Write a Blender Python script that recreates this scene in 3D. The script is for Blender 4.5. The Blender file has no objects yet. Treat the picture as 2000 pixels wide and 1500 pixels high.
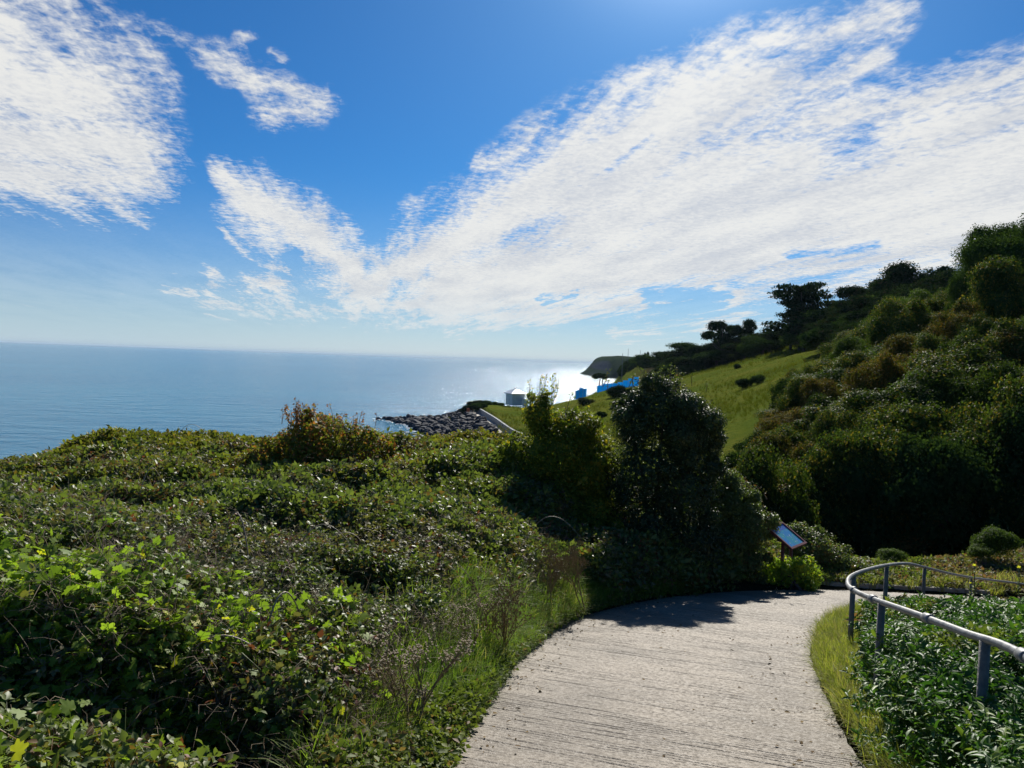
import bpy, math, random
import numpy as np
from mathutils import Matrix, Vector, Euler

R = math.radians
rng = np.random.default_rng(7)
random.seed(7)
scene = bpy.context.scene
COL = scene.collection

# ------------------------------------------------------------------ camera
F_PX = 1503.0
PITCH, ROLL = R(-1.79), R(2.05)
CAM_M = Matrix.Rotation(R(90) + PITCH, 3, 'X') @ Matrix.Rotation(ROLL, 3, 'Z')
cam_data = bpy.data.cameras.new('camera')
cam_data.sensor_width = 36.0
cam_data.lens = 36.0 * F_PX / 2000.0
cam_data.clip_start = 0.05
cam_data.clip_end = 60000
cam = bpy.data.objects.new('camera', cam_data)
COL.objects.link(cam)
cam.matrix_world = Matrix.Translation((0, 0, 1.6)) @ CAM_M.to_4x4()
scene.camera = cam

def at(px, py, d):
    """world point seen at photo pixel (px,py), d metres ahead"""
    v = CAM_M @ Vector(((px - 1000) / F_PX, -(py - 750) / F_PX, -1.0))
    v *= d / v.y
    return Vector((v.x, v.y, v.z + 1.6))

def azel(px, py):
    v = CAM_M @ Vector(((px - 1000) / F_PX, -(py - 750) / F_PX, -1.0))
    return math.atan2(v.x, v.y), math.atan2(v.z, math.hypot(v.x, v.y))

# ------------------------------------------------------------------ light
SUN_AZ, SUN_EL = R(12.0), R(35.0)
sun_dir = Vector((math.sin(SUN_AZ) * math.cos(SUN_EL), math.cos(SUN_AZ) * math.cos(SUN_EL), math.sin(SUN_EL)))
sl = bpy.data.lights.new('sun', 'SUN')
sl.energy = 5.0
sl.angle = R(0.55)
sl.color = (1.0, 0.95, 0.86)
sun = bpy.data.objects.new('sun', sl)
COL.objects.link(sun)
sun.rotation_euler = sun_dir.to_track_quat('Z', 'Y').to_euler()
sun.location = (0, 0, 60)

scene.view_settings.view_transform = 'Standard'
scene.view_settings.look = 'None'
scene.view_settings.gamma = 1.0
scene.view_settings.use_curve_mapping = False
scene.view_settings.exposure = 0.40
scene.cycles.max_bounces = 7
scene.cycles.diffuse_bounces = 3
scene.cycles.glossy_bounces = 3
scene.cycles.transmission_bounces = 4
scene.cycles.transparent_max_bounces = 8
scene.cycles.sample_clamp_indirect = 6.0

# ------------------------------------------------------------------ node helpers
class NT:
    def __init__(self, tree):
        self.t = tree; self.n = tree.nodes; self.l = tree.links
    def new(self, kind, **kw):
        nd = self.n.new(kind)
        for k, v in kw.items(): setattr(nd, k, v)
        return nd
    def put(self, sock, v):
        if isinstance(v, bpy.types.NodeSocket): self.l.new(v, sock)
        elif v is not None: sock.default_value = v
    def math(self, op, a, b=None, c=None, clamp=False):
        nd = self.new('ShaderNodeMath', operation=op, use_clamp=clamp)
        self.put(nd.inputs[0], a); self.put(nd.inputs[1], b); self.put(nd.inputs[2], c)
        return nd.outputs[0]
    def vmath(self, op, a, b=None, scale=None):
        nd = self.new('ShaderNodeVectorMath', operation=op)
        self.put(nd.inputs[0], a); self.put(nd.inputs[1], b)
        if scale is not None: self.put(nd.inputs['Scale'], scale)
        return nd.outputs['Value'] if op in ('DOT_PRODUCT', 'LENGTH', 'DISTANCE') else nd.outputs['Vector']
    def comb(self, x, y, z=0.0):
        nd = self.new('ShaderNodeCombineXYZ')
        self.put(nd.inputs[0], x); self.put(nd.inputs[1], y); self.put(nd.inputs[2], z)
        return nd.outputs[0]
    def noise(self, vec, scale, detail=4.0, rough=0.55, dist=0.0, out=0):
        nd = self.new('ShaderNodeTexNoise')
        self.put(nd.inputs['Vector'], vec)
        nd.inputs['Scale'].default_value = scale
        nd.inputs['Detail'].default_value = detail
        nd.inputs['Roughness'].default_value = rough
        nd.inputs['Distortion'].default_value = dist
        return nd.outputs[out]
    def rng(self, v, a, b, c=0.0, d=1.0, smooth=True):
        nd = self.new('ShaderNodeMapRange', interpolation_type='SMOOTHSTEP' if smooth else 'LINEAR')
        self.put(nd.inputs[0], v)
        for i, k in enumerate((a, b, c, d)): self.put(nd.inputs[i + 1], k)
        return nd.outputs[0]
    def mix(self, f, a, b, mode='MIX'):
        nd = self.new('ShaderNodeMix', data_type='RGBA', blend_type=mode)
        self.put(nd.inputs['Factor'], f)
        self.put(nd.inputs[6], a if not isinstance(a, tuple) else (*a[:3], 1.0))
        self.put(nd.inputs[7], b if not isinstance(b, tuple) else (*b[:3], 1.0))
        return nd.outputs[2]
    def bump(self, h, strength, dist, normal=None):
        nd = self.new('ShaderNodeBump')
        self.put(nd.inputs['Height'], h)
        nd.inputs['Strength'].default_value = strength
        nd.inputs['Distance'].default_value = dist
        if normal is not None: self.put(nd.inputs['Normal'], normal)
        return nd.outputs[0]

# ------------------------------------------------------------------ world: sky with altocumulus banks
world = bpy.data.worlds.new('World')
scene.world = world
world.use_nodes = True
w = NT(world.node_tree)
w.n.clear()
sky = w.new('ShaderNodeTexSky', sky_type='NISHITA')
sky.sun_disc = False
sky.sun_elevation = SUN_EL
sky.sun_rotation = SUN_AZ
sky.altitude = 300
sky.air_density = 1.0
sky.dust_density = 0.35
sky.ozone_density = 3.5
tc = w.new('ShaderNodeTexCoord')
D = w.vmath('NORMALIZE', tc.outputs['Generated'])
sep = w.new('ShaderNodeSeparateXYZ'); w.put(sep.inputs[0], D)
dx, dy, dz = sep.outputs
hyp = w.math('SQRT', w.math('ADD', w.math('MULTIPLY', dx, dx), w.math('MULTIPLY', dy, dy)))
az = w.math('ARCTAN2', dx, dy)
el = w.math('ARCTAN2', dz, hyp)
# coordinates on the cloud layer, v along the wind streaks
zc = w.math('ADD', w.math('MAXIMUM', dz, 0.0), 0.035)
pu = w.math('DIVIDE', dx, zc)
pv = w.math('DIVIDE', dy, zc)
SA = math.atan(-0.19)
ru = w.math('SUBTRACT', w.math('MULTIPLY', pu, math.cos(SA)), w.math('MULTIPLY', pv, math.sin(SA)))
rv = w.math('ADD', w.math('MULTIPLY', pu, math.sin(SA)), w.math('MULTIPLY', pv, math.cos(SA)))
P = w.comb(ru, rv)
Pst = w.comb(ru, w.math('MULTIPLY', rv, 0.30))
nw = w.noise(Pst, 1.1, 5.0, 0.6, 0.3, out=1)
nw2 = w.noise(Pst, 4.5, 4.0, 0.6, 0.2, out=1)
warp = w.vmath('SCALE', w.vmath('SUBTRACT', nw, (0.5, 0.5, 0.5)), scale=0.085)
warp2 = w.vmath('SCALE', w.vmath('SUBTRACT', nw2, (0.5, 0.5, 0.5)), scale=0.035)
p = w.vmath('ADD', w.comb(az, el), warp)
p = w.vmath('ADD', p, warp2)
p = w.vmath('MULTIPLY', p, (1, 1, 0))
# (x1,y1,x2,y2,radius,weight) of each bank, as bearings read off the photograph
BANKS = [
 (-500,-120, 20, 110,170,1.0), (-60,150, 190,190,112,1.1), (-150,250, 248,300,84,1.1), (-60,330,250,370,62,1.0),(60,60,130,90,80,.8),
 (285,55,420,120,22,.62), (420,125,620,215,38,.85), (520,238,610,225,32,.8), (466,72,478,62,17,.7), (520,100,550,118,13,.6),
 (440,352,490,405,32,.95), (490,400,640,470,58,1.1), (600,450,710,560,56,1.1), (430,455,520,500,16,.7),
 (325,553,380,566,20,.85), (410,545,450,580,26,.85), (500,548,560,570,30,.9), (520,505,570,520,14,.8), (400,590,700,610,34,.8),
 (720,560,900,450,50,1.1), (860,480,1120,330,70,1.15), (950,330,1080,275,34,.75), (1100,330,1480,160,92,1.1), (1215,190,1310,135,40,.85),
 (1450,110,1740,25,48,.95), (1560,190,1710,120,36,.75), (880,560,1300,500,90,1.3), (1120,420,1560,330,110,1.2), (1350,470,2150,300,130,1.25),
 (1500,440,2300,360,120,1.25), (1300,520,1900,470,58,1.1), (1560,240,2060,130,42,.85), (1450,250,1650,215,50,.8), (1750,260,2200,170,70,1.0), (700,600,1180,590,50,1.0), (1000,600,1420,575,36,.95),
 (1190,655,1500,636,17,.9), (1250,625,1380,612,8,.6), (-100,592,230,600,12,.55), (100,588,220,595,8,.5), (750,640,1150,640,30,.5),
 (2300,200,3200,100,220,.9), (-900,-300,-500,-250,150,.8),
]
m = None
for (x1, y1, x2, y2, r, wt) in BANKS:
    A = azel(max(-900, min(2900, x1)), y1); B = azel(max(-900, min(2900, x2)), y2)
    rr = r / F_PX * math.cos(0.5 * (A[0] + B[0])) ** 1
    a = (A[0], A[1], 0); ba = (B[0] - A[0], B[1] - A[1], 0)
    bb = ba[0] ** 2 + ba[1] ** 2
    pa = w.vmath('SUBTRACT', p, a)
    h = w.math('DIVIDE', w.vmath('DOT_PRODUCT', pa, ba), bb, clamp=True)
    dd = w.vmath('LENGTH', w.vmath('SUBTRACT', pa, w.vmath('SCALE', ba, scale=h)))
    f = w.math('MULTIPLY_ADD', dd, -wt / (2.0 * rr), wt)     # wt at the axis, wt/2 at r
    m = f if m is None else w.math('SMOOTH_MAX', m, f, 0.12)
# open gaps
for (x1, y1, x2, y2, r, wt) in [(1545,502,1720,492,11,.55),(1060,585,1110,578,7,.5),(1170,335,1280,285,8,.3),(1270,595,1400,588,10,.6),(560,490,580,515,8,.4)]:
    A = azel(x1, y1); B = azel(x2, y2); rr = r / F_PX
    a = (A[0], A[1], 0); ba = (B[0] - A[0], B[1] - A[1], 0); bb = ba[0] ** 2 + ba[1] ** 2
    pa = w.vmath('SUBTRACT', p, a)
    h = w.math('DIVIDE', w.vmath('DOT_PRODUCT', pa, ba), bb, clamp=True)
    dd = w.vmath('LENGTH', w.vmath('SUBTRACT', pa, w.vmath('SCALE', ba, scale=h)))
    m = w.math('SUBTRACT', m, w.math('MULTIPLY', w.rng(dd, 0.0, 2 * rr, 1.0, 0.0), wt))
m = w.math('MAXIMUM', m, 0.0)
n_st = w.noise(w.comb(w.math('MULTIPLY', ru, 1.0), w.math('MULTIPLY', rv, 0.13)), 6.0, 9.0, 0.62, 0.5)
n_cell = w.noise(w.comb(ru, w.math('MULTIPLY', rv, 0.8)), 24.0, 4.0, 0.6, 0.35)
n_rip = w.noise(w.comb(w.math('MULTIPLY', ru, 0.45), rv), 9.0, 3.0, 0.5, 0.8)
tex = w.math('ADD', w.math('MULTIPLY', w.math('SUBTRACT', n_st, 0.5), 1.25), w.math('MULTIPLY', w.math('SUBTRACT', n_cell, 0.5), 0.85))
n_fine = w.noise(w.comb(ru, w.math('MULTIPLY', rv, 0.8)), 55.0, 5.0, 0.65, 0.6)
tex = w.math('ADD', tex, w.math('MULTIPLY', w.math('SUBTRACT', n_rip, 0.5), 0.45))
tex = w.math('ADD', tex, w.math('MULTIPLY', w.math('SUBTRACT', n_fine, 0.5), 0.30))
dens = w.math('ADD', w.math('MINIMUM', m, 1.05), w.math('MULTIPLY', tex, w.math('MULTIPLY', w.rng(m, 0.05, 0.45), w.rng(m, 0.75, 1.25, 1.0, 0.62))))
cover = w.rng(dens, 0.28, 0.98)
cover = w.math('MULTIPLY', cover, w.rng(m, 0.12, 0.42))
cover = w.math('MULTIPLY', cover, 0.95)
# milky air near the horizon
milk = w.math('MULTIPLY', w.math('POWER', w.rng(el, -0.02, 0.26, 1.0, 0.0, False), 2.6), 0.98)
cov = w.math('MAXIMUM', cover, milk)
shade_n = w.math('ADD', w.math('MULTIPLY', w.noise(Pst, 2.2, 8.0, 0.62), 0.55), w.math('ADD', w.math('MULTIPLY', n_cell, 0.28), w.math('MULTIPLY', n_fine, 0.17)))
ccol = w.mix(w.rng(shade_n, 0.36, 0.60), (0.66, 0.69, 0.74), (0.93, 0.925, 0.89))
ccol = w.mix(w.rng(el, 0.0, 0.09, 1.0, 0.0), ccol, (0.68, 0.79, 0.86))
bg1 = w.new('ShaderNodeBackground'); bg1.inputs['Strength'].default_value = 0.052
w.put(bg1.inputs['Color'], w.mix(1.0, sky.outputs[0], (0.22, 0.70, 1.16), 'MULTIPLY'))
sdot = w.math('MAXIMUM', w.vmath('DOT_PRODUCT', D, tuple(sun_dir)), 0.0)
glow = w.math('ADD', w.math('MULTIPLY', w.math('POWER', sdot, 170.0), 1.5), w.math('MULTIPLY', w.math('POWER', sdot, 22.0), 0.07))
bg3 = w.new('ShaderNodeBackground'); bg3.inputs['Color'].default_value = (.95, .97, 1.0, 1); w.put(bg3.inputs['Strength'], glow)
ccol = w.mix(w.math('MULTIPLY', w.rng(el, 0.0, 0.10, 1.0, 0.0), w.rng(sdot, .62, .86)), ccol, (0.86, 0.88, 0.88))
bg2 = w.new('ShaderNodeBackground'); bg2.inputs['Strength'].default_value = 0.70
w.put(bg2.inputs['Color'], ccol)
ms = w.new('ShaderNodeMixShader')
w.put(ms.inputs[0], cov); w.l.new(bg1.outputs[0], ms.inputs[1]); w.l.new(bg2.outputs[0], ms.inputs[2])
ad_ = w.new('ShaderNodeAddShader'); wo = w.new('ShaderNodeOutputWorld'); w.l.new(ms.outputs[0], ad_.inputs[0]); w.l.new(bg3.outputs[0], ad_.inputs[1]); w.l.new(ad_.outputs[0], wo.inputs['Surface'])
world.cycles.sampling_method = 'MANUAL'
world.cycles.sample_map_resolution = 1024

# ------------------------------------------------------------------ materials
def material(name):
    mt = bpy.data.materials.new(name); mt.use_nodes = True
    t = NT(mt.node_tree); t.n.clear()
    out = t.new('ShaderNodeOutputMaterial')
    b = t.new('ShaderNodeBsdfPrincipled')
    t.l.new(b.outputs[0], out.inputs['Surface'])
    return mt, t, b, out

def simple(name, col, rough=0.6, metal=0.0, var=0.12, scale=6.0, bump=0.0, bscale=30.0):
    mt, t, b, out = material(name)
    geo = t.new('ShaderNodeNewGeometry')
    n = t.noise(geo.outputs['Position'], scale, 6, 0.65)
    c = t.mix(t.rng(n, 0.3, 0.7), tuple(k * (1 - var) for k in col), tuple(min(1, k * (1 + var)) for k in col))
    t.put(b.inputs['Base Color'], c)
    b.inputs['Roughness'].default_value = rough
    b.inputs['Metallic'].default_value = metal
    if bump:
        t.put(b.inputs['Normal'], t.bump(t.noise(geo.outputs['Position'], bscale, 5, 0.6), bump, 0.02))
    return mt

def leaf_mat(name, dark, light, odd=None, rough=0.42, transl=0.28, spec=0.5, patch=0.7, oddf=0.10, transcol=None):
    """leaves: per-leaf attribute v, instance random, patches over metres; light passes through"""
    mt, t, b, out = material(name)
    at_ = t.new('ShaderNodeAttribute', attribute_name='v')
    oi = t.new('ShaderNodeObjectInfo')
    geo = t.new('ShaderNodeNewGeometry')
    pn = t.noise(geo.outputs['Position'], patch, 3, 0.6)
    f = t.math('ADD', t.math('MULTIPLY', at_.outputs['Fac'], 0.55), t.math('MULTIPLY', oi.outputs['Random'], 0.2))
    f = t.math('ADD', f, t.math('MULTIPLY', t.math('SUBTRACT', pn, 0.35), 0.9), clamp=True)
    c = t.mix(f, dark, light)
    if odd:
        v2 = t.math('FRACT', t.math('ADD', t.math('MULTIPLY', at_.outputs['Fac'], 7.31), t.math('MULTIPLY', oi.outputs['Random'], 3.7)))
        sel = t.math('GREATER_THAN', t.math('ADD', v2, t.math('MULTIPLY', t.math('SUBTRACT', pn, 0.5), 0.9)), 1.0 - oddf)
        c = t.mix(sel, c, odd)
    t.put(b.inputs['Base Color'], c)
    b.inputs['Roughness'].default_value = rough + .08
    b.inputs['Specular IOR Level'].default_value = spec * .62
    tr = t.new('ShaderNodeBsdfTranslucent')
    tcol = t.mix(1.0, c, transcol or (1.35, 1.5, 0.6), 'MULTIPLY')
    t.put(tr.inputs['Color'], tcol)
    mx = t.new('ShaderNodeMixShader'); mx.inputs[0].default_value = transl
    t.l.new(b.outputs[0], mx.inputs[1]); t.l.new(tr.outputs[0], mx.inputs[2])
    t.l.new(mx.outputs[0], out.inputs['Surface'])
    return mt

M = {}
M['bramble'] = leaf_mat('bramble_leaf', (0.048, 0.082, 0.020), (0.20, 0.235, 0.065), (0.17, 0.10, 0.035), 0.40, 0.36, 0.6, 0.8, 0.06)
M['bramble_old'] = leaf_mat('bramble_old_leaf', (0.075, 0.075, 0.03), (0.22, 0.195, 0.09), (0.17, 0.055, 0.035), 0.47, 0.32, 0.45, 0.8, 0.12)
M['bramble_fine'] = leaf_mat('hedge_top_leaf', (0.060, 0.080, 0.014), (0.23, 0.225, 0.040), (0.22, 0.15, 0.04), 0.48, 0.40, 0.3, 0.35, 0.12)
M['palmate'] = leaf_mat('lobed_leaf', (0.085, 0.16, 0.022), (0.32, 0.42, 0.055), (0.46, 0.44, 0.04), 0.45, 0.48, 0.4, 0.9, 0.07)
M['privet'] = leaf_mat('glossy_leaf', (0.022, 0.075, 0.016), (0.10, 0.20, 0.032), (0.17, 0.24, 0.04), 0.42, 0.30, 0.5, 0.9, 0.10)
M['weed'] = leaf_mat('weed_leaf', (0.06, 0.095, 0.02), (0.20, 0.23, 0.055), (0.20, 0.13, 0.07), 0.5, 0.36, 0.3, 0.8, 0.12)
M['heather'] = leaf_mat('russet_leaf', (0.10, 0.095, 0.04), (0.25, 0.20, 0.11), (0.24, 0.12, 0.08), 0.55, 0.3, 0.25, 0.8, 0.14)
M['grass'] = leaf_mat('grass_blade', (0.075, 0.15, 0.020), (0.24, 0.32, 0.055), (0.34, 0.30, 0.13), 0.5, 0.46, 0.3, 1.2, 0.16)
M['grass_yellow'] = leaf_mat('yellow_grass_blade', (0.14, 0.18, 0.025), (0.36, 0.37, 0.08), (0.42, 0.34, 0.17), 0.5, 0.45, 0.3, 1.2, 0.18)
M['turf'] = leaf_mat('turf_blade', (0.07, 0.095, 0.010), (0.17, 0.18, 0.024), (0.20, 0.15, 0.04), 0.7, 0.24, 0.0, 0.05, 0.1)
M['shrub_dark'] = leaf_mat('evergreen_leaf', (0.016, 0.034, 0.012), (0.06, 0.09, 0.026), (0.15, 0.15, 0.05), 0.40, 0.2, 0.5, 0.9, 0.06)
M['shrub_yellow'] = leaf_mat('yellowing_leaf', (0.05, 0.095, 0.012), (0.24, 0.255, 0.026), (0.38, 0.28, 0.03), 0.45, 0.46, 0.4, 0.8, 0.12)
M['shrub_autumn'] = leaf_mat('autumn_leaf', (0.09, 0.12, 0.018), (0.27, 0.23, 0.04), (0.34, 0.13, 0.05), 0.48, 0.48, 0.35, 0.9, 0.25)
M['red_leaf'] = leaf_mat('red_leaf', (0.16, 0.06, 0.035), (0.32, 0.14, 0.08), (0.26, 0.18, 0.06), 0.5, 0.4, 0.4, 0.9, 0.2)
M['hill_a'] = leaf_mat('hill_shrub_leaf', (0.016, 0.038, 0.012), (0.10, 0.135, 0.020), (0.20, 0.15, 0.025), 0.55, 0.32, 0.12, 0.12, 0.12)
M['hill_b'] = leaf_mat('hill_russet_leaf', (0.035, 0.045, 0.012), (0.15, 0.125, 0.024), (0.20, 0.11, 0.03), 0.55, 0.32, 0.08, 0.12, 0.2)
M['hill_c'] = leaf_mat('hill_green_leaf', (0.026, 0.058, 0.014), (0.12, 0.17, 0.026), None, 0.55, 0.34, 0.15, 0.12)
M['tree_dark'] = leaf_mat('tree_leaf', (0.010, 0.026, 0.013), (0.045, 0.072, 0.025), (0.07, 0.06, 0.03), 0.7, 0.15, 0.0, 0.06, 0.06)
M['tree_mid'] = leaf_mat('tree_mid_leaf', (0.018, 0.046, 0.016), (0.08, 0.115, 0.032), None, 0.7, 0.24, 0.0, 0.06)
M['bark'] = simple('bark', (0.085, 0.065, 0.05), 0.85, 0, 0.4, 8, 0.6, 30)
M['twig'] = simple('dry_stem', (0.21, 0.155, 0.075), 0.7, 0, 0.35, 20)
M['deadwood'] = simple('dead_stem', (0.20, 0.15, 0.095), 0.8, 0, 0.5, 3)
M['cane'] = simple('pale_cane', (0.30, 0.24, 0.16), 0.6, 0, 0.3, 20)
M['berry'] = simple('dark_berry', (0.10, 0.015, 0.012), 0.35, 0, 0.4, 20)

# ------------------------------------------------------------------ mesh helpers
def tag(o, label=None, cat=None, group=None, kind=None):
    if label: o['label'] = label
    if cat: o['category'] = cat
    if group: o['group'] = group
    if kind: o['kind'] = kind
    return o

def np_mesh(name, V, Fc, mats, v=None, smooth=False, mi=None):
    """V (n,3), Fc (m,3) or (m,4) int"""
    me = bpy.data.meshes.new(name)
    V = np.ascontiguousarray(V, dtype=np.float32); Fc = np.ascontiguousarray(Fc, dtype=np.int32)
    k = Fc.shape[1]
    me.vertices.add(len(V)); me.vertices.foreach_set('co', V.ravel())
    me.loops.add(Fc.size); me.loops.foreach_set('vertex_index', Fc.ravel())
    me.polygons.add(len(Fc))
    me.polygons.foreach_set('loop_start', np.arange(0, Fc.size, k, dtype=np.int32))
    if smooth: me.polygons.foreach_set('use_smooth', np.ones(len(Fc), dtype=bool))
    if mi is not None: me.polygons.foreach_set('material_index', np.asarray(mi, dtype=np.int32))
    me.update(calc_edges=True)
    if v is not None:
        a = me.attributes.new('v', 'FLOAT', 'POINT'); a.data.foreach_set('value', np.asarray(v, dtype=np.float32))
    for mt in (mats if isinstance(mats, (list, tuple)) else [mats]): me.materials.append(mt)
    return me

def link(name, me, parent=None, loc=(0, 0, 0), rz=0.0, sc=None):
    o = bpy.data.objects.new(name, me); COL.objects.link(o)
    o.location = loc; o.rotation_euler = (0, 0, rz)
    if sc is not None: o.scale = sc if hasattr(sc, '__len__') else (sc, sc, sc)
    if parent: o.parent = parent
    return o

def empty(name, loc, rz=0.0, sc=None, **kw):
    o = link(name, None, None, loc, rz, sc); o.empty_display_size = 0.3
    return tag(o, **kw)

class MB:
    """collects simple solids into one mesh"""
    def __init__(self): self.V = []; self.F = []; self.n = 0
    def add(self, V, F):
        self.V += [tuple(p) for p in V]; self.F += [tuple(i + self.n for i in f) for f in F]; self.n += len(V)
    def box(self, c, s, rot=None):
        m_ = Matrix.Identity(3) if rot is None else rot
        V = [Vector(c) + m_ @ Vector((x * s[0] / 2, y * s[1] / 2, z * s[2] / 2)) for x in (-1, 1) for y in (-1, 1) for z in (-1, 1)]
        self.add(V, [(0, 1, 3, 2), (4, 6, 7, 5), (0, 4, 5, 1), (2, 3, 7, 6), (0, 2, 6, 4), (1, 5, 7, 3)])
        return self
    def tube(self, pts, rad, n=8, cap=True):
        pts = [Vector(q) for q in pts]
        rad = rad if hasattr(rad, '__len__') else [rad] * len(pts)
        V = []; pa_ = None
        for i, q in enumerate(pts):
            t_ = (pts[min(i + 1, len(pts) - 1)] - pts[max(i - 1, 0)]).normalized()
            a = t_.orthogonal() if pa_ is None else pa_ - t_ * pa_.dot(t_)
            a = a.normalized() if a.length > 1e-5 else t_.orthogonal().normalized()
            pa_ = a
            for k in range(n):
                an = 2 * math.pi * k / n
                V.append(q + (a * math.cos(an) + t_.cross(a) * math.sin(an)) * rad[i])
        F = [(i * n + k, i * n + (k + 1) % n, (i + 1) * n + (k + 1) % n, (i + 1) * n + k) for i in range(len(pts) - 1) for k in range(n)]
        if cap: F += [tuple(range(n))[::-1], tuple((len(pts) - 1) * n + k for k in range(n))]
        self.add(V, F); return self
    def mesh(self, name, mat, smooth=False, bevel=0):
        me = bpy.data.meshes.new(name); me.from_pydata(self.V, [], self.F)
        if smooth:
            for p_ in me.polygons: p_.use_smooth = len(p_.vertices) == 4
        for q in (mat if isinstance(mat, (list, tuple)) else [mat]): me.materials.append(q)
        me.update(); return me
    def build(self, name, mat, parent=None, smooth=False, loc=(0, 0, 0), bevel=0):
        o = link(name, self.mesh(name, mat, smooth), parent, loc)
        if bevel:
            b = o.modifiers.new('bevel', 'BEVEL'); b.width = bevel; b.segments = 2; b.limit_method = 'ANGLE'
        return o

def rot_xyz(ax, ay, az_):
    """arrays of Euler XYZ -> (n,3,3)"""
    cx, sx, cy, sy, cz, sz = np.cos(ax), np.sin(ax), np.cos(ay), np.sin(ay), np.cos(az_), np.sin(az_)
    m_ = np.empty((len(ax), 3, 3))
    m_[:, 0, 0] = cy * cz; m_[:, 0, 1] = sx * sy * cz - cx * sz; m_[:, 0, 2] = cx * sy * cz + sx * sz
    m_[:, 1, 0] = cy * sz; m_[:, 1, 1] = sx * sy * sz + cx * cz; m_[:, 1, 2] = cx * sy * sz - sx * cz
    m_[:, 2, 0] = -sy; m_[:, 2, 1] = sx * cy; m_[:, 2, 2] = cx * cy
    return m_

def batch(proto, T, Rm, S):
    """copies proto=(V,F,v) to every transform -> one (V,F,v); v gets a new random value per copy if proto v is None"""
    V, F, v = proto
    n = len(T)
    out = np.einsum('nij,kj->nki', Rm, V) * S[:, None, None] + T[:, None, :]
    Fo = (F[None] + (np.arange(n) * len(V))[:, None, None]).reshape(-1, F.shape[1])
    if v is None: vo = np.repeat(rng.random(n), len(V))
    else: vo = ((v[None, :] + rng.random(n)[:, None]) % 1.0).ravel()
    return out.reshape(-1, 3), Fo, vo

def join(parts):
    Vs, Fs, vs, n = [], [], [], 0
    for V, F, v in parts:
        Vs.append(V); Fs.append(F + n); vs.append(v); n += len(V)
    return np.concatenate(Vs), np.concatenate(Fs), np.concatenate(vs)

# value noise
_tab = np.random.default_rng(3).random((256, 256))
def vnoise(x, y, s=1.0, o=0.0):
    x = np.asarray(x, float) / s + 37.3 + o * 17.1; y = np.asarray(y, float) / s + 11.9 + o * 5.7
    xi = np.floor(x).astype(int); yi = np.floor(y).astype(int); fx = x - xi; fy = y - yi
    fx = fx * fx * (3 - 2 * fx); fy = fy * fy * (3 - 2 * fy)
    g = lambda i, j: _tab[i % 256, j % 256]
    return (g(xi, yi) * (1 - fx) + g(xi + 1, yi) * fx) * (1 - fy) + (g(xi, yi + 1) * (1 - fx) + g(xi + 1, yi + 1) * fx) * fy * 1.0 - 0.5
def fbm(x, y, s, o=0.0, k=4):
    return sum(vnoise(x, y, s / 2 ** i, o + i) / 2 ** i for i in range(k))

class Field:
    """height over (a = x/y, y), blurred table of columns"""
    def __init__(self, cols, dmin, dmax, amin=-1.3, amax=1.35, na=531, nd=420, blur_a=3, blur_d=5):
        self.a = np.linspace(amin, amax, na); self.ld = np.linspace(math.log(dmin), math.log(dmax), nd)
        ds = np.exp(self.ld); ca = np.array([c[0] for c in cols])
        tabs = np.array([np.interp(ds, [q[0] for q in c[1]], [q[1] for q in c[1]]) for c in cols])
        g = np.empty((na, nd))
        for j in range(nd): g[:, j] = np.interp(self.a, ca, tabs[:, j])
        def blur(g, k, axis):
            if k < 1: return g
            kk = np.exp(-0.5 * (np.arange(-3 * k, 3 * k + 1) / k) ** 2); kk /= kk.sum()
            pad = [(0, 0), (0, 0)]; pad[axis] = (3 * k, 3 * k)
            gp = np.pad(g, pad, mode='edge')
            return np.apply_along_axis(lambda r_: np.convolve(r_, kk, 'valid'), axis, gp)
        self.g = blur(blur(g, blur_a, 0), blur_d, 1)
    def __call__(self, x, y):
        x = np.asarray(x, float); y = np.maximum(np.asarray(y, float), 0.5)
        ia = np.clip((x / y - self.a[0]) / (self.a[1] - self.a[0]), 0, len(self.a) - 1.001)
        idd = np.clip((np.log(y) - self.ld[0]) / (self.ld[1] - self.ld[0]), 0, len(self.ld) - 1.001)
        i = ia.astype(int); j = idd.astype(int); fa = ia - i; fd = idd - j
        g = self.g
        return (g[i, j] * (1 - fa) + g[i + 1, j] * fa) * (1 - fd) + (g[i, j + 1] * (1 - fa) + g[i + 1, j + 1] * fa) * fd

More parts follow.
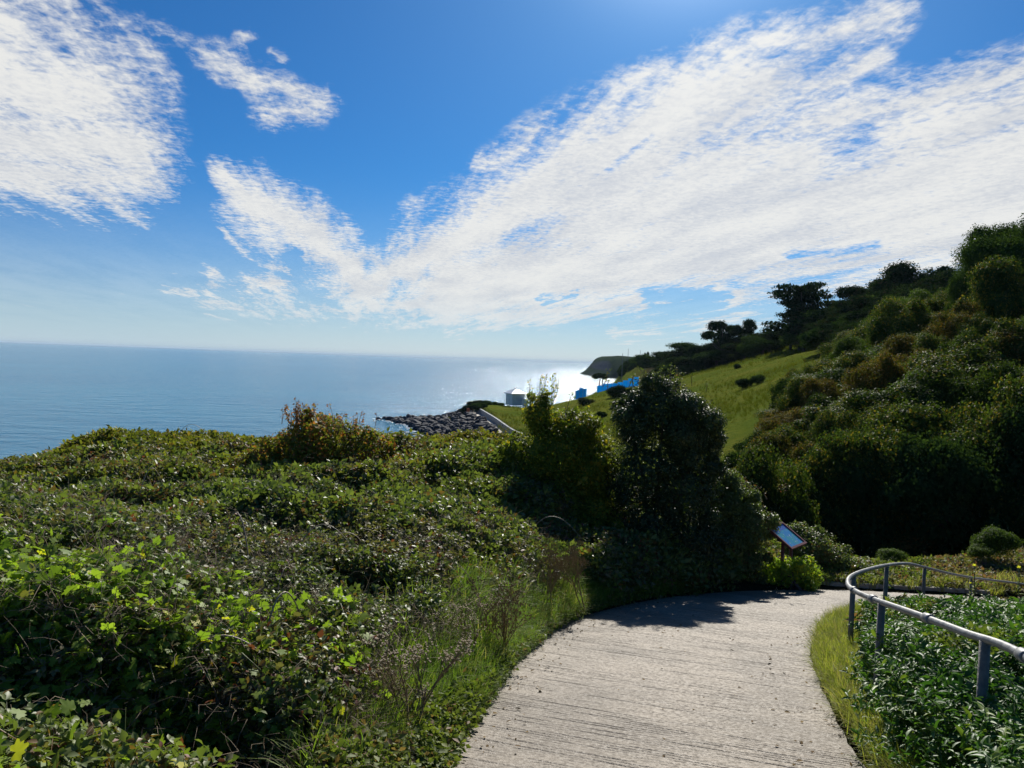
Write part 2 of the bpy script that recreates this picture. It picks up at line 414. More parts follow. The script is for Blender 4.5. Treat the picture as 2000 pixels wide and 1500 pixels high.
SEA = -16.4
FAR = Field([
 (-1.3, [(24,-3.5),(34,-9),(50,-16),(60,-18.5),(900,-20)]),
 (-.55, [(24,-3.0),(34,-8),(48,-15),(60,-18.5),(900,-20)]),
 (-.333,[(24,-2.3),(36,-7),(55,-14),(70,-18.5),(900,-20)]),
 (-.19, [(24,-2.0),(40,-5),(75,-11),(110,-17),(195,-18.5),(900,-20)]),
 (-.165,[(24,-2.0),(40,-4.5),(80,-10),(130,-17),(205,-17.4),(218,-16.6),(232,-18.5),(900,-20)]),
 (-.10, [(24,-2.0),(50,-6.0),(90,-11),(140,-17),(163,-17.3),(172,-15.8),(222,-15.8),(236,-18.5),(900,-20)]),
 (-.065,[(24,-2.1),(50,-6.3),(100,-11.5),(145,-15.5),(180,-15.2),(212,-14.2),(226,-15),(238,-18.5),(900,-20)]),
 (-.05, [(24,-2.2),(50,-6.6),(100,-11.5),(140,-15),(190,-14.2),(200,-12),(226,-12),(240,-18.5),(900,-20)]),
 (-.03, [(24,-2.3),(50,-7),(100,-11.5),(150,-13.6),(160,-13.6),(175,-11.6),(228,-11.5),(243,-18),(900,-20)]),
 (-.01, [(24,-2.4),(50,-7.2),(110,-11.5),(135,-12),(228,-11.3),(243,-18),(900,-20)]),
 (.03,  [(24,-2.5),(60,-8.3),(110,-11.2),(225,-11.2),(243,-18),(900,-20)]),
 (.083, [(24,-2.8),(60,-8.2),(110,-9.2),(150,-8.8),(190,-7.8),(206,-8.0),(222,-12),(244,-18),(900,-20)]),
 (.115, [(24,-2.9),(60,-8),(110,-7.6),(150,-7.2),(225,-6.4),(300,-6.4),(318,-10),(350,-19),(900,-20)]),
 (.13,  [(24,-3),(60,-8),(110,-7.2),(200,-6),(235,-6),(300,-9),(400,-9),(480,-19),(900,-20)]),
 (.147, [(24,-3),(60,-8),(110,-6.8),(200,-5.4),(235,-5.6),(280,-9),(340,-7),(385,1.5),(400,2.5),(600,3),(700,-19),(900,-20)]),
 (.185, [(24,-3.1),(60,-7.9),(110,-6.4),(200,-4.4),(235,-4.4),(300,-5),(380,1.5),(600,6),(900,8)]),
 (.233, [(24,-3.2),(50,-7.6),(100,-6.2),(190,-1.6),(235,-.3),(330,5),(500,8),(900,10)]),
 (.30,  [(24,-4.4),(48,-7.6),(80,-5.6),(140,-.8),(200,3.6),(215,3.8),(260,5),(330,9),(900,15)]),
 (.37,  [(24,-4.8),(32,-8.0),(45,-4.6),(62,-2.0),(76,-.8),(90,-1.5),(110,0),(168,5.2),(180,5.4),(220,10),(300,16),(900,20)]),
 (.433, [(24,-5.0),(31,-8.6),(42,-5.0),(60,-1.4),(82,1.6),(105,3.2),(170,8),(250,14),(900,25)]),
 (.533, [(24,-5.2),(31,-8.8),(42,-4.0),(60,.6),(92,6.6),(120,8.5),(160,14),(250,20),(900,30)]),
 (.665, [(24,-5.0),(31,-8.2),(42,-3.0),(55,2.2),(75,8.5),(120,14),(250,22),(900,32)]),
 (.9,   [(24,-1.5),(40,1.5),(75,11),(150,19),(250,25),(900,34)]),
 (1.35, [(24,2),(40,6),(75,14),(150,22),(250,28),(900,36)]),
], 23, 900, blur_a=2, blur_d=4)

# path edges
LE = np.array([(-.95,-6),(-.85,-2),(-.62,1.5),(-.42,3.6),(-.28,4.8),(-.05,6.4),(.2,7.8),(.62,9.4),(1.22,10.8),(2.05,12.2),(3.1,13.4),(4.0,14.15),(4.9,14.75),(6.7,15.35),(9,15.75),(12,15.9),(17,15.6),(25,15)])
RE = np.array([(1.1,-6),(1.2,-2),(1.5,1.5),(1.95,3.6),(2.2,4.8),(2.6,6.2),(3.08,7.84),(3.75,9.4),(4.35,10.5),(5.1,11.6),(6.0,12.4),(7.2,12.95),(9,13.3),(12,13.4),(17,13.1),(25,12.5)])
def resample(Pn, n):
    s = np.concatenate([[0], np.cumsum(np.hypot(*np.diff(Pn, axis=0).T))]); q = np.linspace(0, s[-1], n)
    out = np.stack([np.interp(q, s, Pn[:, i]) for i in (0, 1)], 1)
    kk = np.ones(9) / 9
    pad = np.concatenate([out[:1].repeat(4, 0), out, out[-1:].repeat(4, 0)])
    return np.stack([np.convolve(pad[:, i], kk, 'valid') for i in (0, 1)], 1)
LEs, REs = resample(LE, 160), resample(RE, 160)
def zp(x, y):
    x = np.asarray(x, float); y = np.asarray(y, float)
    return -0.18 * np.clip(y, -8, 60) - 0.03 * np.clip(x - 6, 0, 30)
def pdist(x, y, Pl):
    """signed distance to polyline: positive on its left"""
    x = np.asarray(x, float); y = np.asarray(y, float)
    best = np.full(x.shape, 1e9); sg = np.ones(x.shape)
    for a, b in zip(Pl[:-1], Pl[1:]):
        ab = b - a; L = ab @ ab
        if L < 1e-9: continue
        h = np.clip(((x - a[0]) * ab[0] + (y - a[1]) * ab[1]) / L, 0, 1)
        ex = x - a[0] - h * ab[0]; ey = y - a[1] - h * ab[1]; d2 = ex * ex + ey * ey
        cr = ab[0] * (y - a[1]) - ab[1] * (x - a[0])
        m_ = d2 < best
        best = np.where(m_, d2, best); sg = np.where(m_, np.sign(cr), sg)
    return np.sqrt(best) * sg
LEc, REc = resample(LE, 48), resample(RE, 48)
def dL(x, y): return pdist(x, y, LEc)        # >0 outside, on the sea side
def dR(x, y): return -pdist(x, y, REc)       # >0 outside, on the bank side

CANL = Field([
 (-1.3, [(1,.3),(3,.25),(6,.1),(12,-1.0),(20,-2.8),(24,-4)]),
 (-.665,[(1,.1),(2.6,.10),(5.5,-.05),(9,-.50),(14,-1.05),(20,-1.75),(24,-2.9)]),
 (-.5,  [(1,.0),(3,-.04),(4.2,-.14),(7,-.37),(12,-.58),(22,-.79),(25,-1.9)]),
 (-.333,[(1,-.1),(3.6,-.35),(6,-.45),(10,-.49),(20,-.85),(24,-1.9)]),
 (-.167,[(1,-.2),(4.2,-.65),(6.8,-.66),(9,-.53),(13,-.44),(19,-.5),(24,-1.5)]),
 (-.067,[(1,-.2),(5.3,-.87),(7.5,-.88),(11,-.6),(19,-.42),(24,-1.4)]),
 (.033, [(1,-.2),(9.5,-1.3),(12.5,-.85),(18,-.38),(24,-1.5)]),
 (.1,   [(1,-.2),(9.5,-1.5),(12.5,-1.1),(18,-.8),(24,-1.8)]),
 (.2,   [(1,-.2),(12,-1.7),(18,-1.4),(24,-2.4)]),
 (.30,  [(1,-.2),(13,-2.1),(18,-2.0),(24,-4.0)]),
 (.37,  [(1,-.2),(15,-2.3),(18,-2.55),(24,-4.4)]),
 (.433, [(1,-.2),(15,-2.45),(19,-2.9),(24,-4.6)]),
 (.533, [(1,-.2),(15,-2.5),(19,-3.05),(24,-4.8)]),
 (.665, [(1,-.2),(15,-2.3),(19,-2.5),(24,-4.6)]),
 (.9,   [(1,.5),(15,-1.8),(19,-1.7),(24,-1.4)]),
 (1.35, [(1,.5),(15,-.8),(19,0),(24,2)]),
], 1, 26, blur_a=8, blur_d=6)

def ground(x, y):
    """true ground height"""
    x = np.asarray(x, float); y = np.asarray(y, float)
    l = dL(x, y); r = dR(x, y); z0 = zp(x, y)
    deep = np.clip(0.25 + 0.09 * l, .25, 1.1)
    gl = np.minimum(CANL(x, y) - deep, z0 - 0.10 + 0.40 * np.maximum(l, 0))
    gr = z0 - 0.10 + np.minimum(0.5 * np.maximum(r, 0), .16 + .07 * np.maximum(r, 0))
    near = np.where(l > 0, gl, np.where(r > 0, gr, z0 - 0.10))
    t = np.clip((y - 17) / 8, 0, 1); t = t * t * (3 - 2 * t)
    return near * (1 - t) + (FAR(x, y) - .35 * (1 - t)) * t
def canopy(x, y):
    """top of the undergrowth"""
    l = dL(x, y); r = dR(x, y); z0 = zp(x, y)
    bump = .50 * fbm(x, y, 1.9, 1, 3) - 1.5 * np.clip(vnoise(x, y, .95, 51) - .16, 0, 1) - 1.0 * np.clip(vnoise(x, y, .5, 57) - .22, 0, 1) + .22 * vnoise(x, y, .62, 5)
    mound = (.34 * np.exp(-(((x + 3.0) / 1.3) ** 2 + ((y - 4.9) / 1.0) ** 2))) - .42 * np.exp(-(((x + 1.9) / .9) ** 2 + ((y - 3.7) / .45) ** 2)) - .25 * np.exp(-(((x + 2.6) / .9) ** 2 + ((y - 4.1) / .3) ** 2))
    cl = np.minimum(CANL(x, y) + bump * np.clip(l, 0, 1) + mound, z0 + .10 + .95 * np.maximum(l, 0))
    cr = z0 + np.minimum(.10 + 3.6 * np.maximum(r - np.clip(.11 * (y - 5) + .08, .04, .38), 0), .70 - .075 * np.clip(y - 5.5, 0, 6) + .04 * np.maximum(r, 0)) + (bump * .5) * np.clip(r, 0, 1)
    return np.where(l > 0, cl, cr)

# ------------------------------------------------------------------ ground sheets
def ground_mat():
    mt, t, b, out = material('earth_and_turf')
    geo = t.new('ShaderNodeNewGeometry'); pos = geo.outputs['Position']
    g = t.new('ShaderNodeAttribute', attribute_name='v').outputs['Fac']
    n1 = t.noise(pos, .06, 5, .6); n2 = t.noise(pos, .9, 6, .7); n3 = t.noise(pos, 9, 5, .7)
    turf = t.mix(t.rng(n1, .35, .65), (.085, .12, .014), (.15, .15, .025))
    turf = t.mix(t.rng(n2, .40, .72), turf, (.07, .11, .02))
    turf = t.mix(t.rng(n3, .45, .75, 0, .6), turf, (.15, .17, .035))
    soil = t.mix(t.rng(n3, .3, .7), (.03, .026, .016), (.055, .05, .025))
    t.put(b.inputs['Base Color'], t.mix(g, soil, turf))
    b.inputs['Roughness'].default_value = .9
    b.inputs['Specular IOR Level'].default_value = 0
    hh = t.math('ADD', t.math('MULTIPLY', n2, 1.0), t.math('MULTIPLY', n3, .25))
    t.put(b.inputs['Normal'], t.bump(hh, .9, .8))
    return mt
M['ground'] = ground_mat()

def grid_faces(nx, ny):
    i = np.arange(nx - 1)[:, None] * ny + np.arange(ny - 1)[None]
    return np.stack([i, i + ny, i + ny + 1, i + 1], -1).reshape(-1, 4)

gx = np.arange(-30, 32.01, .3); gy = np.arange(-8, 24.01, .2)
X, Y = np.meshgrid(gx, gy, indexing='ij')
Z = ground(X, Y)
me = np_mesh('ground', np.stack([X, Y, Z], -1).reshape(-1, 3), grid_faces(len(gx), len(gy)), M['ground'], v=np.zeros(X.size), smooth=True)
tag(link('ground', me), 'earth bank either side of the concrete footpath', kind='structure')

fa = np.linspace(-1.25, 1.333, 560); fd = np.exp(np.linspace(math.log(24), math.log(900), 260))
A_, D_ = np.meshgrid(fa, fd, indexing='ij'); X = A_ * D_; Y = D_
Z = FAR(X, Y) + np.where(D_ > 30, fbm(X, Y, 18, 2, 4) * np.clip(D_ / 120, .2, 1.2) * .8, 0) * (Z[0, 0] * 0 + 1)
SW = np.array([(-.2,130),(-.6,138),(-2.9,148),(-7.0,177),(-12.4,211),(-13.2,220)])
sd_ = -pdist(X, Y, SW)          # >0 landward of the promenade edge
nr = (Y > 128) & (Y < 224)
Z = np.where(nr & (sd_ > -9) & (sd_ < 3.6), np.minimum(Z, -14.6), Z)
Z = np.where(nr & (sd_ >= 3.6) & (sd_ < 30) & (X < 8), np.maximum(Z, np.minimum(-12.1, -12.1)), Z)
Z[:, 0] = ground(X[:, 0], np.full(len(fa), 24.0))
aa = A_
turf = ((aa > -.12) & (aa < .20) & (D_ > 60) & (D_ < 300)) | ((aa >= .20) & (aa < .40) & (D_ > 52) & (D_ < 235)) | ((aa < .16) & (D_ > 30) & (aa > -.02))
tv = turf.astype(float)
kk = np.ones(7) / 7
tv = np.apply_along_axis(lambda r_: np.convolve(r_, kk, 'same'), 0, np.apply_along_axis(lambda r_: np.convolve(r_, kk, 'same'), 1, tv))
me = np_mesh('hillside', np.stack([X, Y, Z], -1).reshape(-1, 3), grid_faces(len(fa), len(fd)), M['ground'], v=tv.ravel(), smooth=True)
tag(link('hillside', me), 'coastal slope of rough turf falling to the bay', kind='structure')
def gz(x, y):
    return float(ground(np.array([x]), np.array([y]))[0]) if y < 24 else float(FAR(np.array([x]), np.array([y]))[0])

# ------------------------------------------------------------------ sea
def sea_mat():
    mt, t, b, out = material('sea_water')
    geo = t.new('ShaderNodeNewGeometry'); pos = geo.outputs['Position']
    mp = t.new('ShaderNodeMapping'); mp.inputs['Rotation'].default_value = (0, 0, R(14)); mp.inputs['Scale'].default_value = (.55, 1.0, 1.0)
    t.put(mp.inputs['Vector'], pos); q = mp.outputs[0]
    big = t.noise(q, .012, 3, .5); n1 = t.noise(q, .16, 4, .6, .4); n2 = t.noise(q, .75, 5, .65, .3)
    c = t.mix(t.rng(big, .35, .65), (.012, .15, .27), (.018, .18, .30))
    t.put(b.inputs['Base Color'], c)
    b.inputs['Roughness'].default_value = .14
    b.inputs['IOR'].default_value = 1.33
    b.inputs['Specular IOR Level'].default_value = .38
    h = t.math('ADD', t.math('MULTIPLY', n1, .75), t.math('MULTIPLY', n2, .22))
    t.put(b.inputs['Normal'], t.bump(h, 1.0, 2.3))
    return mt
sm = MB(); n = 64
sm.add([(42000 * math.sin(2 * math.pi * k / n), 42000 * math.cos(2 * math.pi * k / n), SEA) for k in range(n)], [tuple(range(n))[::-1]])
tag(sm.build('sea', sea_mat()), 'calm blue sea out to the horizon', kind='structure')

# ------------------------------------------------------------------ footpath of grooved concrete
def path_mat():
    mt, t, b, out = material('brushed_concrete')
    geo = t.new('ShaderNodeNewGeometry'); pos = geo.outputs['Position']
    gr = t.new('ShaderNodeAttribute', attribute_name='v').outputs['Fac']
    n1 = t.noise(pos, .9, 5, .6); n2 = t.noise(pos, 34, 5, .7); n3 = t.noise(pos, 120, 3, .6)
    vo = t.new('ShaderNodeTexVoronoi'); t.put(vo.inputs['Vector'], pos); vo.inputs['Scale'].default_value = 85
    c = t.mix(t.rng(n1, .38, .62), (.150, .122, .086), (.245, .203, .149))
    c = t.mix(t.rng(n2, .42, .72), c, (.125, .105, .08))
    c = t.mix(t.rng(n3, .55, .8), c, (.34, .30, .245))
    c = t.mix(t.math('MULTIPLY', gr, .7, clamp=True), c, (.085, .075, .06))
    t.put(b.inputs['Base Color'], c)
    t.put(b.inputs['Roughness'], t.rng(n2, .3, .7, .55, .85))
    b.inputs['Specular IOR Level'].default_value = .45
    h = t.math('ADD', t.math('MULTIPLY', vo.outputs['Distance'], .5), t.math('MULTIPLY', n3, .6))
    t.put(b.inputs['Normal'], t.bump(h, .75, .008))
    return mt
# real grooves: rows every 7 mm where the path is in view
NTt = 40
Lf, Rf = resample(LE, 6400), resample(RE, 6400)
k_c = np.ones(201) / 201
def smooth_pts(Pn):
    pad = np.concatenate([Pn[:1].repeat(100, 0), Pn, Pn[-1:].repeat(100, 0)])
    return np.stack([np.convolve(pad[:, i], k_c, 'valid') for i in (0, 1)], 1)
Lf, Rf = smooth_pts(Lf), smooth_pts(Rf)
ii = np.arange(6400); kp_ = (ii % 16 == 0) | ((Lf[:, 1] > 2.0) & (Lf[:, 0] < 8.5))
Ls, Rs = Lf[kp_], Rf[kp_]; NS = len(Ls)
tt = np.linspace(-.03, 1.03, NTt)
XY = Ls[:, None, :] * (1 - tt[None, :, None]) + Rs[:, None, :] * tt[None, :, None]
cen = XY[:, NTt // 2]
sarc = np.concatenate([[0], np.cumsum(np.hypot(*np.diff(cen, axis=0).T))])
edge_w = .05 * fbm(sarc, sarc * 0, .7, 3)
XY[:, 0, 0] += edge_w; XY[:, -1, 0] += .05 * fbm(sarc, sarc * 0 + 9, .6, 4)
S2 = sarc[:, None] + .05 * vnoise(sarc[:, None], tt[None] * 2.6, 1.1, 2) + .012 * vnoise(sarc[:, None] * 3, tt[None] * 2.6, .25, 12)
row = np.floor(S2 / .048); fr = S2 / .048 - row
brk = np.clip(vnoise(row * 3.1, tt[None] * 2.6, .22, 6) * 2.2 + .55, 0, 1)
dep = (.22 + .55 * _tab[row.astype(int) % 256, 7] ** 1.6) * (.15 + .9 * brk)
gro = np.exp(-((fr - .5) / .19) ** 2) * dep
Zp = zp(XY[..., 0], XY[..., 1]) - .013 * gro + .012 * vnoise(XY[..., 0], XY[..., 1], .9, 8)
Vp = np.concatenate([XY, Zp[..., None]], -1).reshape(-1, 3)
me = np_mesh('footpath', Vp, grid_faces(NS, NTt), path_mat(), v=gro.ravel(), smooth=True)
tag(link('footpath', me), 'sunlit grooved concrete footpath curving away downhill to the right', kind='structure')
# ------------------------------------------------------------------ leaf shapes
def leaf_simple(L=1.0, W=.5, fold=.12, droop=.15):
    """6-point leaf folded on its midrib, lying along +Y, normal +Z"""
    V = np.array([(0, 0, 0), (W * .42, L * .3, fold * W), (W * .40, L * .62, fold * W - droop * L * .4), (0, L, -droop * L), (-W * .40, L * .62, fold * W - droop * L * .4), (-W * .42, L * .3, fold * W), (0, L * .5, -droop * .15 * L)])
    F = np.array([(0, 1, 6), (1, 2, 6), (2, 3, 6), (3, 4, 6), (4, 5, 6), (5, 0, 6)])
    return V, F, np.zeros(len(V))
def leaf_quad(L=1.0, W=.55, fold=.15):
    V = np.array([(0, 0, 0), (W / 2, L * .45, fold * W), (0, L, -.08 * L), (-W / 2, L * .45, fold * W)])
    return V, np.array([(0, 1, 2), (0, 2, 3)]), np.zeros(4)
def leaf_palm(L=1.0):
    pts = []
    lob = [(-2.5, .42), (-2.0, .58), (-1.62, .50), (-1.25, .78), (-1.02, .74), (-.82, .56), (-.52, .80), (-.34, .62), (-.13, .93), (0, 1.0), (.13, .93), (.34, .62), (.52, .80), (.82, .56), (1.02, .74), (1.25, .78), (1.62, .50), (2.0, .58), (2.5, .42)]
    pts = [(0, 0, 0)] + [(math.sin(t_) * r_ * L, math.cos(t_) * r_ * L, -.18 * L * r_ * r_ + (.05 * L if r_ < .55 else 0)) for t_, r_ in lob]
    F = [(0, i + 1, i) for i in range(1, len(lob))]
    return np.array(pts), np.array(F), np.zeros(len(pts))

def stem_strip(pts, wd):
    """thin three-sided stem"""
    mb = MB(); mb.tube(pts, [wd * (1 - .6 * i / (len(pts) - 1)) for i in range(len(pts))], 3, cap=False)
    F = []
    for f in mb.F: F += [(f[0], f[1], f[2]), (f[0], f[2], f[3])]
    return np.array([tuple(v) for v in mb.V]), np.array(F), np.zeros(len(mb.V)) + .02

def sprig(kind, seed):
    r = np.random.default_rng(seed); parts = []
    if kind == 'bramble':          # arching shoot with leaves in threes
        n = 9
        for i in range(n):
            t_ = (i + .5) / n; az0 = i * 2.4 + r.random() * .8
            base = np.array([.30 * (t_ - .5) + r.normal(0, .03), r.normal(0, .05), .10 * math.sin(t_ * 3.0) + r.normal(0, .03)])
            for k, da in enumerate((0, 1.15, -1.15)):
                T = base + np.array([math.sin(az0), math.cos(az0), .05]) * .045
                Rm = rot_xyz(np.array([r.normal(.0, .42)]), np.array([r.normal(0, .42)]), np.array([-(az0 + da)]))
                V, F, v = batch(leaf_simple(1, .68, .14, .18), T[None], Rm, np.array([(.052 if k == 0 else .042) * r.uniform(.75, 1.25)]))
                parts.append((V, F, np.full(len(V), r.random())))
        parts.append(stem_strip([(-.17, 0, -.06), (-.05, .01, .07), (.08, 0, .09), (.19, .02, .0)], .004))
    elif kind == 'palm':
        for i in range(14):
            az0 = i * 2.4 + r.random(); rr = .02 + .15 * math.sqrt(i / 14)
            T = np.array([math.sin(az0) * rr, math.cos(az0) * rr, .05 + r.normal(0, .045) - rr * .3])
            Rm = rot_xyz(np.array([r.normal(-.1, .35)]), np.array([r.normal(0, .35)]), np.array([-az0]))
            V, F, v = batch(leaf_palm(1), T[None], Rm, np.array([.048 * r.uniform(.6, 1.4)]))
            parts.append((V, F, np.full(len(V), r.random())))
            parts.append(stem_strip([(0, 0, -.12), tuple(T * .6), tuple(T)], .003))
    elif kind == 'privet':         # upright shoot, narrow glossy leaves in pairs
        lean = r.normal(0, .25, 2)
        for i in range(8):
            z_ = .02 + .21 * i / 8; az0 = i * 1.571 + r.normal(0, .25); c0 = np.array([lean[0] * z_, lean[1] * z_, z_])
            for da in (0, math.pi):
                Rm = rot_xyz(np.array([r.normal(.38, .3)]), np.array([r.normal(0, .3)]), np.array([-(az0 + da)]))
                V, F, v = batch(leaf_simple(1, .36, .25, .22), c0[None], Rm, np.array([.078 * r.uniform(.7, 1.2) * (1 - .35 * (i == 7))]))
                parts.append((V, F, np.full(len(V), r.random())))
        parts.append(stem_strip([(0, 0, -.1), (lean[0] * .1, lean[1] * .1, .1), (lean[0] * .22, lean[1] * .22, .22)], .0035))
    elif kind == 'round':          # small leafy clump for middle distance, unit about .3 m
        n = 34
        for i in range(n):
            u = r.normal(size=3); u /= np.linalg.norm(u); u[2] = abs(u[2]) * .9 - .1
            T = u * .13 * r.uniform(.55, 1.1)
            Rm = rot_xyz(np.array([r.normal(.1, .6)]), np.array([r.normal(0, .6)]), np.array([r.uniform(0, 6.28)]))
            V, F, v = batch(leaf_quad(1, .62), T[None], Rm, np.array([.062 * r.uniform(.7, 1.3)]))
            parts.append((V, F, np.full(len(V), r.random())))
    elif kind == 'twig':           # dead tangled stems
        for i in range(9):
            a0 = r.uniform(0, 6.28); b0 = r.normal(0, .06, 2); L_ = r.uniform(.15, .38); up_ = r.uniform(.1, .9)
            d_ = np.array([math.cos(a0), math.sin(a0), up_]); d_ /= np.linalg.norm(d_)
            p0 = np.array([b0[0], b0[1], -.06]); p1 = p0 + d_ * L_ * .6 + r.normal(0, .02, 3); p2 = p0 + d_ * L_ + np.array([0, 0, -.06]) + r.normal(0, .03, 3)
            pm = (p0 + p1) / 2 + r.normal(0, .018, 3); pn_ = (p1 + p2) / 2 + np.array([0, 0, .025]) + r.normal(0, .012, 3)
            parts.append(stem_strip([tuple(p0), tuple(pm), tuple(p1), tuple(pn_), tuple(p2)], .0022))
            p3 = p1 + r.normal(0, .06, 3) + np.array([0, 0, .05]); parts.append(stem_strip([tuple(p1), tuple((p1 + p3) / 2 + r.normal(0, .012, 3)), tuple(p3)], .0014))
    elif kind == 'grass':
        for i in range(22):
            az0 = r.uniform(0, 6.28); b0 = r.normal(0, .035, 2); H = r.uniform(.16, .36); wd = r.uniform(.003, .006); out_ = r.uniform(.03, .20)
            pts = []
            for k in range(5):
                s = k / 4; q = np.array([b0[0] + math.sin(az0) * out_ * s ** 2 * 1.3, b0[1] + math.cos(az0) * out_ * s ** 2 * 1.3, H * (s - .28 * s ** 3 * (out_ / .15))])
                side = np.array([math.cos(az0), -math.sin(az0), 0]) * wd * (1 - s * .92)
                pts += [q - side, q + side]
            F = []
            for k in range(4): a = 2 * k; F += [(a, a + 1, a + 3), (a, a + 3, a + 2)]
            parts.append((np.array(pts), np.array(F), np.full(10, r.random())))
    return join(parts)

def proto_objs(kind, mat, n, seed, **kw):
    """source objects for geometry-node scatter; they are never linked to the scene"""
    out = []
    for i in range(n):
        V, F, v = sprig(kind, seed + i)
        out.append(bpy.data.objects.new(kind + '_sprig', np_mesh(kind + '_sprig', V, F, mat, v)))
    return out

def scatter(name, protos, T, E, S, label, cat=None):
    """one 'stuff' object: every point carries an instance of one of protos"""
    T = np.asarray(T, float); n = len(T)
    me = bpy.data.meshes.new(name)
    me.vertices.add(n); me.vertices.foreach_set('co', T.astype(np.float32).ravel())
    a = me.attributes.new('rot', 'FLOAT_VECTOR', 'POINT'); a.data.foreach_set('vector', np.asarray(E, np.float32).ravel())
    a = me.attributes.new('scl', 'FLOAT', 'POINT'); a.data.foreach_set('value', np.asarray(S, np.float32).ravel())
    a = me.attributes.new('pick', 'INT', 'POINT'); a.data.foreach_set('value', rng.integers(0, len(protos), n).astype(np.int32))
    o = link(name, me)
    ng = bpy.data.node_groups.new(name, 'GeometryNodeTree')
    ng.interface.new_socket('Geometry', in_out='INPUT', socket_type='NodeSocketGeometry')
    ng.interface.new_socket('Geometry', in_out='OUTPUT', socket_type='NodeSocketGeometry')
    N = ng.nodes; Lk = ng.links
    gi = N.new('NodeGroupInput'); go = N.new('NodeGroupOutput')
    jn = N.new('GeometryNodeJoinGeometry')
    for k in range(len(protos)):
        oi = N.new('GeometryNodeObjectInfo'); oi.inputs['Object'].default_value = protos[k]
        ip = N.new('GeometryNodeInstanceOnPoints')
        at_ = N.new('GeometryNodeInputNamedAttribute'); at_.data_type = 'INT'; at_.inputs['Name'].default_value = 'pick'
        cp = N.new('FunctionNodeCompare'); cp.data_type = 'INT'; cp.operation = 'EQUAL'; cp.inputs[3].default_value = k
        Lk.new(at_.outputs[0], cp.inputs[2])
        rt = N.new('GeometryNodeInputNamedAttribute'); rt.data_type = 'FLOAT_VECTOR'; rt.inputs['Name'].default_value = 'rot'
        er = N.new('FunctionNodeEulerToRotation'); Lk.new(rt.outputs[0], er.inputs[0])
        sc = N.new('GeometryNodeInputNamedAttribute'); sc.data_type = 'FLOAT'; sc.inputs['Name'].default_value = 'scl'
        Lk.new(gi.outputs[0], ip.inputs['Points']); Lk.new(cp.outputs[0], ip.inputs['Selection'])
        Lk.new(oi.outputs['Geometry'], ip.inputs['Instance']); Lk.new(er.outputs[0], ip.inputs['Rotation']); Lk.new(sc.outputs[0], ip.inputs['Scale'])
        Lk.new(ip.outputs[0], jn.inputs[0])
    Lk.new(jn.outputs[0], go.inputs[0])
    md = o.modifiers.new('scatter', 'NODES'); md.node_group = ng
    return tag(o, label, cat, kind='stuff')

def eul(n, tilt, up=0.0):
    return np.stack([rng.normal(up, tilt, n), rng.normal(0, tilt, n), rng.uniform(0, 6.283, n)], 1)

def sample_wedge(n, a0, a1, d0, d1, pw=1.0):
    """n points, density thinning with distance"""
    u = rng.random(n); d = (d0 ** pw + u * (d1 ** pw - d0 ** pw)) ** (1 / pw)
    a = rng.uniform(a0, a1, n)
    return a * d, d

# ------------------------------------------------------------------ undergrowth left of the path
P_br = proto_objs('bramble', M['bramble'], 4, 100)
P_bo = proto_objs('bramble', M['bramble_old'], 3, 110)
P_rf = proto_objs('round', M['bramble_fine'], 4, 120)
P_rd = proto_objs('round', M['bramble'], 3, 125)
P_pm = proto_objs('palm', M['palmate'], 4, 130)
P_pv = proto_objs('privet', M['privet'], 5, 140)
P_gr = proto_objs('grass', M['grass'], 4, 150)
P_gy = proto_objs('grass', M['grass_yellow'], 4, 160)
P_wd = proto_objs('round', M['weed'], 4, 170)
P_ht = proto_objs('round', M['heather'], 3, 180)

x, y = sample_wedge(85000, -.84, .45, 2.0, 17.0, 1.15)
l = dL(x, y); k = (l > .30 + np.where((y > 3.2) & (y < 11.5), .50 + .5 * vnoise(x, y, .9, 41), 0)) & (x < 4.3)
x, y, l = x[k], y[k], l[k]
dep = rng.exponential(.13, len(x)); dep = np.where(rng.random(len(x)) < .22, rng.uniform(.1, .75, len(x)), dep)
z = canopy(x, y) - np.minimum(dep, .3 + l * .8)
sc = np.clip(.72 + y * .035, .75, 1.5) * rng.uniform(.75, 1.25, len(x))
palm = np.exp(-(((x + 3.1) / 1.6) ** 2 + ((y - 4.6) / 1.3) ** 2)) * .8 + .10 * (y < 5.5) > rng.random(len(x)) * .95
old = (~palm) & (rng.random(len(x)) < np.clip(.28 + 1.1 * vnoise(x, y, 1.1, 21), 0, .75))
fine = (~palm) & (~old) & (y > 9)
gr_ = ~(palm | old | fine)
E = eul(len(x), .6)
for sel, pr, nm, lb in ((gr_, P_br, 'bramble_thicket', 'dark green bramble thicket covering the bank left of the footpath'),
                        (old, P_bo, 'faded_bramble', 'faded brown and reddish bramble growth in the left bank'),
                        (palm, P_pm, 'lobed_leaf_plants', 'bright green lobed leaves in the lower left corner'),
                        (fine, P_rd, 'distant_bramble', 'bramble thicket further back on the left bank')):
    scatter(nm, pr, np.stack([x, y, z + rng.normal(0, .045, len(x))], 1)[sel], E[sel], sc[sel] * (1.15 if nm == 'distant_bramble' else 1), lb)
x, y = sample_wedge(900, -.80, .0, 3.0, 14.0, 1.2)
k = dL(x, y) > .9; x, y = x[k], y[k]
scatter('bramble_shoots', proto_objs('privet', M['bramble_old'], 3, 105), np.stack([x, y, canopy(x, y) - .02], 1), eul(len(x), .35), rng.uniform(.45, .85, len(x)), 'short leafy shoots standing up out of the bramble thicket')
x, y = sample_wedge(5200, -.84, .12, 2.2, 14.0, 1.1)
k = dL(x, y) > .5; x, y = x[k], y[k]; k = (vnoise(x, y, .9, 61) > -.12) & (y > 2.6 + 1.6 * rng.random(len(x))); x, y = x[k], y[k]
